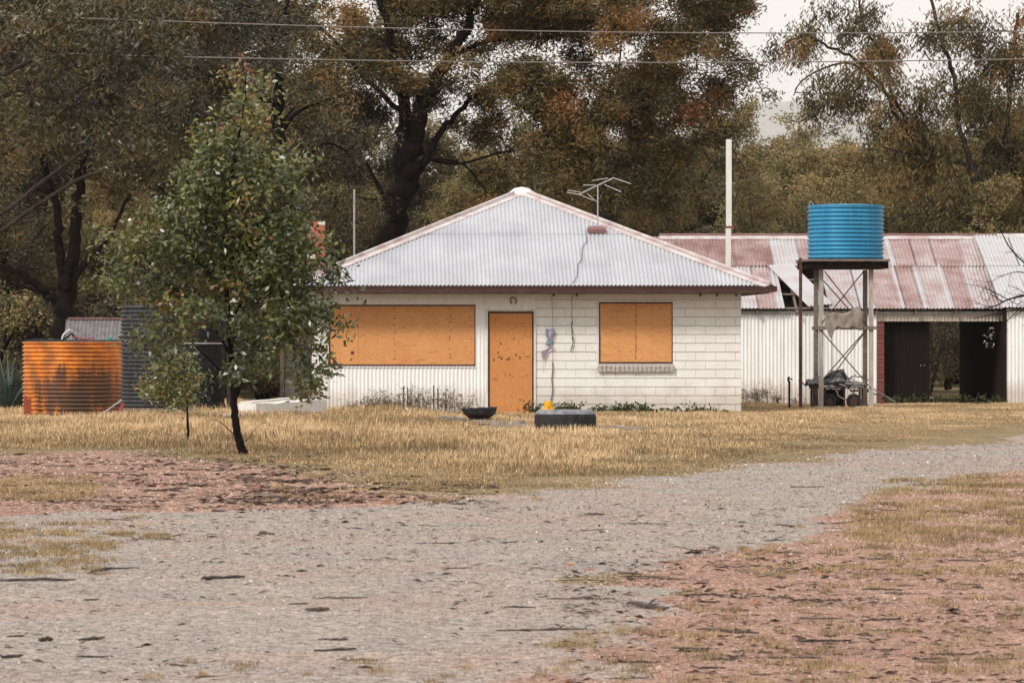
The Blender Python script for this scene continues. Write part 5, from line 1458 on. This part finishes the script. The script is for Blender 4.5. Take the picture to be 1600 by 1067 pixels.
def place_shrub(k, px, Y, s_):
    if k not in sobj:
        geo, bk, lf = shr[k]; root = make_tree('scrub_bush', (0,0,0), geo, bk, lf, shl[k], 'bush', 'scrub bushes before the wood', 'stem', 'foliage'); sobj[k] = root
    else:
        src = sobj[k]; root = src.copy(); COL.objects.link(root)
        for chd in src.children:
            c = chd.copy(); COL.objects.link(c); c.parent = root
    root.location = (X(px,Y), Y, 0); root.scale = (s_,s_,s_); root.rotation_euler = (0,0,rt.uniform(0,6.28))
    root['label'] = ['dry brown scrub bush','olive scrub bush','grey-brown scrub bush'][k] + (' low behind the tanks, ' if Y < 108 else ' before the wood, ') + zone(px)
for i, px in enumerate(range(-80, 640, 62)): place_shrub(i % 3, px+rt.uniform(-15,15), 113.5+rt.uniform(-2,3)+(4 if 380 < px else 0), rt.uniform(.85,1.25))
for i, px in enumerate(range(1400, 1700, 55)): place_shrub((i+1) % 3, px+rt.uniform(-10,10), 120+rt.uniform(-1,3), rt.uniform(.8,1.1))
for i, px in enumerate((215, 262, 310, 358, 410, 460)): place_shrub(i % 3, px, 105.5+rt.uniform(0,1.5), rt.uniform(.75,.95))
# --- far wood as one mass
rs = np.random.default_rng(91); nC = 2600
cx = rs.uniform(-0.10,0.17,nC); cyv = rs.uniform(158,200,nC)
hgt = 6.0+1.6*vnoise(cx*60, cyv*0+1.0, 4)
C = np.stack([cx*cyv, cyv, rs.uniform(0.02,1,nC)*hgt], 1)
LV, LF, LT = leaf_cloud(C, 110, 1.5, 0.30, 0.12, 0.2, np.clip(fbm(C[:,0]/3, C[:,2]/2, 8)*1.6-0.35,0,1), rs)
mesh_np('far_wood', LV, LF, M['leaf_olive'], tint=LT)['kind'] = 'stuff'

# --- hedge & agave at far left
Yh = 95.0
C = np.stack([rs.uniform(X(-90,Yh),X(40,Yh),260), rs.uniform(Yh,Yh+1.2,260), rs.uniform(0.05,Z(600,Yh),260)], 1)
LV, LF, LT = leaf_cloud(C, 60, 0.16, 0.07, 0.035, 0.1, rs.uniform(.2,.8,260), rs)
hd_ = thing('hedge', (X(0,Yh),Yh,0), 'low dark clipped hedge at the left edge behind the orange tank', 'hedge')
mesh_np('foliage', LV, LF, M['leaf_hedge'], hd_, tint=LT)
b = MB()
for i in range(14): b.tube([(X(-85+i*9,Yh),Yh+.5,0),(X(-85+i*9+3,Yh),Yh+.55,0.3),(X(-85+i*9,Yh),Yh+.6,Z(605,Yh))], 0.02, 5)
b.build('stem', M['bark'], hd_)
def spiky(px, Y, r0, hgt, label):
    root = thing('agave_plant', (X(px,Y),Y,0), label, 'agave')
    b = MB(); rr = random.Random(int(px)+900)
    for i in range(34):
        a = rr.random()*6.28; el = rr.uniform(.5,1.45); L_ = hgt*rr.uniform(.75,1.1)
        d = Vector((math.cos(a)*math.cos(el), math.sin(a)*math.cos(el), math.sin(el))); s = Vector((-math.sin(a), math.cos(a), 0))
        o_ = Vector((X(px,Y),Y,0.05)); m = o_+d*L_*.45; e = o_+d*L_+Vector((math.cos(a),math.sin(a),-.3))*0.06*L_
        wv = 0.035; n_ = d.cross(s)*0.012
        b.add([o_-s*wv*.7, o_+s*wv*.7, m+s*wv, m-s*wv, e, m+n_*-1.5], [(0,1,2,5,3),(3,5,2,4)])
    b.build('leaf_rosette', M['agave'], root)
spiky(12, 93.6, 0.3, 1.25, 'blue-green spiky agave at the left edge beside the orange tank'); spiky(-30, 94.2, 0.3, 1.3, 'spiky agave half outside the frame at the left edge'); spiky(34, 95.0, 0.3, 0.95, 'smaller spiky agave close against the orange tank')

# --- weeds along the walls
def weed(px, Y, hgt, n, mat, label, group, name='dry_weed', wl=0.02, spreadx=0.25):
    root = thing(name, (X(px,Y),Y,0), label, 'weed', group); r2 = np.random.default_rng(int(px*7)); brs = []; tips = []
    for i in range(n):
        a = r2.uniform(0,6.28); lean = r2.uniform(0,.45); h_ = hgt*r2.uniform(.45,1.05); p = np.array([X(px,Y)+r2.normal()*spreadx*.5, Y+r2.normal()*.08, 0.0])
        e = p+np.array([math.cos(a)*lean*h_, math.sin(a)*lean*h_*.4, h_]); m = (p+e)/2+r2.normal(size=3)*.02
        brs.append((np.array([p,m,e]), np.array([.0035,.0028,.0015])))
        for k in range(5):
            t_ = r2.uniform(.35,1); q = p*(1-t_)+e*t_; f_ = q+r2.normal(size=3)*np.array([.07,.04,.06]); brs.append((np.array([q,(q+f_)/2+[0,0,.01],f_]), np.array([.002,.0015,.001]))); tips.append(f_); tips.append(q)
    V_, F_ = tubes_np(brs, 3); mesh_np('stem', V_, F_, mat, root, tint=np.full(len(V_), .3))
    LV, LF, LT = leaf_cloud(np.array(tips), 2, 0.03, wl*1.3, wl, 0.1, np.full(len(tips), .35), r2); mesh_np('seed_head' if name == 'dry_weed' else 'foliage', LV, LF, mat, root, tint=LT)
for i, (px, h_, n) in enumerate(((545,.26,8),(565,.32,12),(585,.42,16),(603,.45,18),(620,.36,14),(645,.55,22),(660,.48,18),(690,.50,20),(712,.42,18),(730,.34,10))):
    weed(px, 93.0-0.15*(i % 3), h_, n, M['weed'], 'dry brown seeding weed standing against the white cladding under the wide window', 'dry weeds under the wide window', wl=0.022)
for i, (px, h_, n) in enumerate(((835,.22,8),(880,.15,10),(898,.17,10),(940,.13,10),(962,.10,9),(983,.18,10),(1005,.12,9),(1030,.10,8),(1075,.09,8),(1110,.10,8))):
    weed(px, 93.3-0.1*(i % 2), h_, n, M['weed_green'], 'low green weed at the foot of the white block wall', 'green weeds along the block wall', 'green_weed', 0.05, 0.3)
for i, (px, h_, n) in enumerate(((1172,.35,14),(1186,.42,16),(1200,.36,12),(1216,.22,10),(1244,.2,8))):
    weed(px, 104.5-0.2*(i % 2), h_, n, M['weed'], 'dry grassy weed at the foot of the shed wall beside the house', 'dry weeds along the shed wall', wl=0.022)
for i, (px, h_, n) in enumerate(((1392,.18,8),(1425,.14,7),(1470,.2,9),(1508,.2,9),(1550,.16,8))):
    weed(px, 106.0-0.2*(i % 2), h_, n, M['weed_green'], 'green weed at the threshold of the open shed bay', 'green weeds at the open bay', 'green_weed', 0.05, 0.3)

# ------------------------------------------------------------------ grass (uncountable)
def blades(n_try, xr, yr, dens, hfun, tfun, seed, name, mat, w_=0.006, lean=0.35):
    r = np.random.default_rng(seed)
    x = r.uniform(xr[0], xr[1], n_try); y = r.uniform(yr[0], yr[1], n_try)
    inv = (x/y*F+VX > -160) & (x/y*F+VX < 1760)
    x, y = x[inv], y[inv]
    k = r.random(len(x)) < dens(x, y); x, y = x[k], y[k]; n = len(x)
    h = hfun(x, y)*r.uniform(.5,1.25,n); a = r.uniform(0, 2*math.pi, n); ln = r.normal(size=n)*lean
    z = gz(x, y)-0.005
    wv = w_*r.uniform(.6,1.4,n)*np.clip(y/60,.5,1.4)
    # widths face mostly across the view so thin blades keep their body from any side
    wx = np.cos(a)*wv; wy = np.sin(a)*wv
    dx = np.cos(a+1.3)*ln*h; dy = np.sin(a+1.3)*ln*h
    v0 = np.stack([x-wx, y-wy, z],1); v1 = np.stack([x+wx, y+wy, z],1)
    v2 = np.stack([x+wx*.7+dx*.45, y+wy*.7+dy*.45, z+h*.6],1); v3 = np.stack([x-wx*.7+dx*.45, y-wy*.7+dy*.45, z+h*.6],1)
    v4 = np.stack([x+dx*1.15+wx*.1, y+dy*1.15, z+h*(1-.2*np.abs(ln))],1); v5 = np.stack([x+dx*1.15-wx*.1, y+dy*1.15, z+h*(1-.2*np.abs(ln))],1)
    V = np.stack([v0,v1,v2,v3,v4,v5],1).reshape(-1,3)
    o = np.arange(n)[:,None]*6
    Fq = np.concatenate([o+np.array([0,1,2,3]), o+np.array([3,2,4,5])])
    t = np.clip(tfun(x, y)+r.normal(size=n)*.30, 0, 1)
    ob = mesh_np(name, V, Fq, mat, tint=np.repeat(t, 6)); ob['kind'] = 'stuff'
    print(name, n)
    return ob
def px_of(x, y): return x/y*F+VX
def py_of(y): return HY+F*H/y
def dgrass(x, y):
    a, b_, r_, d_ = masks(x, y)
    edge = np.clip((-np.maximum(r_, d_))/1.2, 0, 1)
    patch = np.clip(fbm(x/0.9, y/2.4, 31)*3.2-0.85, 0.12, 1)
    hs = (x > WL-.05) & (x < WR+.05) & (y > YH-0.04)
    inside_tyre = np.hypot(x-tcx, y-tcy) < tR
    tk = np.hypot(x-X(113,YO+.9), y-YO-.9) < 0.9
    sh = (y > YS-0.05) & (x > sxp(1040))
    return edge*patch*(~hs)*(~inside_tyre)*(~tk)*(~sh)
def hgrass(x, y):
    a, b_, r_, d_ = masks(x, y)
    q = np.clip((-np.maximum(r_, d_))/7.0, 0, 1)
    right = np.clip((px_of(x,y)-1120)/200, 0, 1)
    near_tyre = np.clip((y-66)/6,0,1)*np.clip((px_of(x,y)-640)/60,0,1)
    return (0.022+0.105*q)*(0.30+2.0*fbm(x/1.1, y/3.0, 33)**1.6)*(1-0.5*right)*(1-0.45*near_tyre)
def tgrass(x, y):
    a, b_, r_, d_ = masks(x, y)
    q = np.clip((-np.maximum(r_, d_))/9.0, 0, 1)
    return 0.22+0.50*np.clip(q*1.3,0,1)+(fbm(x/2.5, y/5, 35)-.5)*.85+(fbm(x/.6, y/1.6, 36)-.5)*.7
blades(900000, (-11,17), (44,106), dgrass, hgrass, tgrass, 3, 'dry_grass', M['grass'], 0.0055, 0.4)
# sparse tufts on the bare gravel, left and right
r = np.random.default_rng(15); TC = []
def tuftzone(n, px0, px1, py0, py1, s0, s1):
    for _ in range(n):
        px = r.uniform(px0, px1); py = r.uniform(py0, py1); x, y = gnd(px, py); TC.append((x, y, r.uniform(s0, s1)))
tuftzone(50, -20, 150, 745, 782, .06, .22); tuftzone(90, -20, 185, 818, 900, .04, .14); tuftzone(16, 190, 260, 800, 850, .03, .10)
tuftzone(70, 1380, 1620, 745, 800, .06, .2); tuftzone(110, 1340, 1620, 790, 850, .05, .18); tuftzone(60, 1150, 1620, 850, 900, .03, .12)
tuftzone(40, 1020, 1620, 890, 990, .03, .11); tuftzone(80, 860, 1620, 980, 1070, .03, .11); tuftzone(14, 220, 860, 1030, 1070, .02, .07); tuftzone(10, 1240, 1400, 790, 850, .04, .12)
tuftzone(26, 380, 900, 735, 790, .05, .2)
X0, Y0_, H0, T0 = [], [], [], []
for (x, y, s_) in TC:
    n = int(40+s_*420); X0.append(x+r.normal(size=n)*s_*.6); Y0_.append(y+r.normal(size=n)*s_*1.2); H0.append(np.full(n, .02+.12*s_)*r.uniform(.5,1.2,n)); T0.append(np.full(n, r.uniform(.3,.9)))
tx, tyv, th, tt_ = map(np.concatenate, (X0, Y0_, H0, T0))
n = len(tx); a = r.uniform(0,6.28,n); ln = r.normal(size=n)*.7; z = gz(tx, tyv)-.003; wv = .0032*np.clip(tyv/30,.7,2)
wx_, wy_ = np.cos(a)*wv, np.sin(a)*wv; dx = np.cos(a+1)*ln*th; dy = np.sin(a+1)*ln*th
V = np.stack([np.stack([tx-wx_,tyv-wy_,z],1), np.stack([tx+wx_,tyv+wy_,z],1), np.stack([tx+dx+wx_*.2,tyv+dy,z+th],1), np.stack([tx+dx-wx_*.2,tyv+dy,z+th],1)],1).reshape(-1,3)
ob = mesh_np('grass_tufts', V, np.arange(n*4).reshape(-1,4), M['tuft'], tint=np.repeat(np.clip(tt_+r.normal(size=n)*.15,0,1),4)); ob['kind'] = 'stuff'
print('tuft blades', n)

# ------------------------------------------------------------------ loose stones, litter
def stones(n, pxr, pyr, smin, smax, seed, name):
    r = np.random.default_rng(seed)
    # even in the picture's ground strip: uniform in 1/Y between the two distances
    py = r.uniform(pyr[0], pyr[1], n); px = r.uniform(pxr[0], pxr[1], n); y = F*H/(py-HY); x = (px-VX)*y/F
    a_, b_, rr_, dd = masks(x, y)
    k = (rr_ > -.3) | (dd > -.3)
    x, y, rr_, dd = x[k], y[k], rr_[k], dd[k]; n = len(x)
    s = np.exp(r.uniform(math.log(smin), math.log(smax), n))*np.clip(y/32,.75,2.0)
    red = (rr_ < 0)
    t = np.where(red, r.uniform(.47,.96,n), r.uniform(.06,.46,n)); w_ = r.random(n); t = np.where(w_ > .994, 1.0, t); t = np.where((w_ < .12) & ~red, r.uniform(.5,.8,n), t); t = np.where(w_ < .03, .04, t)
    octv = np.array([[1,0,0],[0,1,0],[-1,0,0],[0,-1,0],[0,0,1.0]])
    an = r.uniform(0,6.28,n); c, sn = np.cos(an), np.sin(an)
    V = octv[None]*np.stack([s, s*r.uniform(.6,1,n), s*r.uniform(.35,.75,n)],1)[:,None,:]
    V = V*(1+r.normal(size=(n,5,1))*.18)
    Xv = V[:,:,0]*c[:,None]-V[:,:,1]*sn[:,None]+x[:,None]; Yv = V[:,:,0]*sn[:,None]+V[:,:,1]*c[:,None]+y[:,None]; Zv = V[:,:,2]+gz(x,y)[:,None]-.002
    VV = np.stack([Xv,Yv,Zv],-1).reshape(-1,3); o = np.arange(n)[:,None]*5
    Fq = np.concatenate([o+np.array(q) for q in ((0,1,4),(1,2,4),(2,3,4),(3,0,4))])
    ob = mesh_np(name, VV, Fq, M['stone'], tint=np.repeat(t,5), k=3); ob['kind'] = 'stuff'; print(name, n)
stones(190000, (-120,1720), (690,1090), 0.0055, 0.014, 5, 'loose_gravel')
def litter(n, zones, seed):
    r = np.random.default_rng(seed); xs, ys = [], []
    for (w_, px0, px1, py0, py1) in zones:
        m = int(n*w_); py = r.uniform(py0, py1, m); px = r.uniform(px0, px1, m); y = F*H/(py-HY); xs.append((px-VX)*y/F); ys.append(y)
    x = np.concatenate(xs); y = np.concatenate(ys); n = len(x)
    keep = fbm(x/.8, y/1.2, 44)+r.normal(size=n)*.12 > .45; x, y = x[keep], y[keep]; n = len(x)
    C = np.stack([x, y, gz(x, y)+.006], 1); a = r.uniform(0,6.28,n); L_ = r.uniform(.03,.12,n)*np.clip(y/35,.6,1.6); w_ = L_*r.uniform(.06,.2,n)
    d = np.stack([np.cos(a), np.sin(a), r.normal(size=n)*.12],1); s = np.stack([-np.sin(a), np.cos(a), r.normal(size=n)*.6],1)
    V = np.stack([C-d*L_[:,None]/2, C+s*w_[:,None]/2+[0,0,.004], C+d*L_[:,None]/2, C-s*w_[:,None]/2+[0,0,.004]],1).reshape(-1,3)
    ob = mesh_np('leaf_litter', V, np.arange(n*4).reshape(-1,4), M['litter'], tint=np.repeat(r.uniform(0,1,n)**1.6,4)); ob['kind'] = 'stuff'
litter(15000, [(.25,-60,520,708,800),(.16,380,780,740,790),(.09,-60,1640,790,900),(.34,880,1640,860,1075),(.05,-60,900,900,1070)], 6)
# individual sticks and bark
def stick(p, q, r0, label, seed, mat='stick', name='fallen_stick', group=None, bend=.05, fork=False):
    r0 *= .72; rr = random.Random(seed); x0, y0 = gnd(*p); x1, y1 = gnd(*q); L_ = math.hypot(x1-x0, y1-y0); pts = []; n = 8
    for i in range(n+1):
        t = i/n; x = x0+(x1-x0)*t+rr.gauss(0,bend*L_*.4); y = y0+(y1-y0)*t+rr.gauss(0,bend*L_)
        pts.append((x, y, float(gz(x,y))+r0*.6+abs(rr.gauss(0,r0*.4))))
    b = MB(); b.tube(pts, [r0*(1-.55*abs(2*i/n-1)**3)*rr.uniform(.8,1.15) for i in range(n+1)], 6)
    if fork:
        m = pts[4]; b.tube([m, (m[0]+.25*(x1-x0), m[1]+.3, m[2]+.015), (m[0]+.4*(x1-x0), m[1]+.5, m[2]+.01)], [r0*.6,r0*.5,r0*.2], 5)
    o = b.build(name, M[mat], loc=(pts[0][0],pts[0][1],float(gz(pts[0][0],pts[0][1])))); tag(o, label, 'stick', group); return o
named = [((-20,907),(117,906),.014,'long black stick lying on the gravel at the left edge',1,'stick'),((313,905),(345,903),.018,'thick curled bark strip lying on the gravel below the sapling',2,'stick'),((343,904),(380,902),.016,'bent bark strip touching the thick one below the sapling',12,'stick'),
    ((478,958),(515,958),.017,'short stout dark stick lying in the middle of the gravel',3,'stick'),((490,1018),(556,1015),.010,'dark stick near the bottom edge left of centre',4,'stick'),((982,947),(1046,954),.020,'thick blackened branch at the edge of the red gravel',5,'stick'),
    ((405,832),(426,836),.020,'small upright chip of wood on the near gravel edge',6,'stick'),((913,804),(945,805),.016,'knobbly dark twig on the gravel road centre',7,'stick'),((690,890),(735,891),.006,'thin twig lying mid gravel',8,'stick'),((778,985),(915,986),.009,'long broken twig bordering the red gravel',9,'stick'),
    ((1090,985),(1180,990),.012,'pale and dark branch pieces low in the red gravel',10,'stick'),((1245,1003),(1330,1001),.010,'long thin stick low in the red gravel right of centre',11,'stick'),((1155,893),(1185,895),.012,'bleached crooked twig in the red gravel',13,'stick_pale'),((1190,900),(1225,888),.012,'bleached forked twig right of the crooked one',14,'stick_pale'),
    ((137,897),(178,891),.012,'dark stick just right of the grassy patch at left',15,'stick'),((60,1003),(82,1002),.016,'stubby black stick low at left',16,'stick'),((125,1003),(163,999),.011,'grey stick end to end with the stubby black one',17,'stick'),((395,775),(432,778),.018,'curved bark piece on the red soil below the sapling',18,'stick_pale'),
    ((225,769),(290,765),.014,'dark branch lying on red soil at left',19,'stick'),((275,735),(330,735),.014,'dark branch lying where red soil meets grass',20,'stick'),((1210,820),(1260,823),.010,'twig lying where gravel meets red soil at right',21,'stick'),((0,1030),(35,1028),.012,'dark stick in the bottom left corner',22,'stick'),((145,893),(215,889),.008,'slender stick above the grassy patch edge',23,'stick')]
for p, q, r0, lb, s_, mt in named: stick(p, q, r0, lb, s_, mt, fork=(s_ in (14, 5)))
rr = random.Random(99)
grp = 'small sticks strewn over the ground'
for k in range(95):
    z_ = rr.random()
    if z_ < .25: px, py = rr.uniform(-10,500), rr.uniform(715,800)
    elif z_ < .55: px, py = rr.uniform(-10,1250), rr.uniform(800,1060)
    elif z_ < .9: px, py = rr.uniform(950,1600), rr.uniform(860,1064)
    else: px, py = rr.uniform(1200,1600), rr.uniform(760,860)
    L_ = rr.uniform(22,85)
    stick((px,py),(px+L_,py+rr.uniform(-2.5,2.5)), rr.uniform(.004,.009), 'small dark stick lying among many on the bare ground', 200+k, 'stick', group=grp, bend=.07)
# leaf heap under the sapling etc. done; haze is added last

hz = MB(); hz.box(-16000, 26000, -320, 31500, -90, 1500)
o = hz.build('haze', None, loc=(0,0,0)) if False else None
me = bpy.data.meshes.new('haze'); me.from_pydata(hz.v, [], hz.f); o = bpy.data.objects.new('haze', me); COL.objects.link(o)
hm = bpy.data.materials.new('haze_air'); hm.use_nodes = True; hm.node_tree.nodes.clear()
on = hm.node_tree.nodes.new('ShaderNodeOutputMaterial'); pv = hm.node_tree.nodes.new('ShaderNodeVolumePrincipled')
pv.inputs['Color'].default_value = (1,1,1,1); pv.inputs['Density'].default_value = 0.00006; pv.inputs['Anisotropy'].default_value = 0.2
hm.node_tree.links.new(pv.outputs[0], on.inputs['Volume']); me.materials.append(hm); o['kind'] = 'stuff'
SC.cycles.volume_bounces = 2
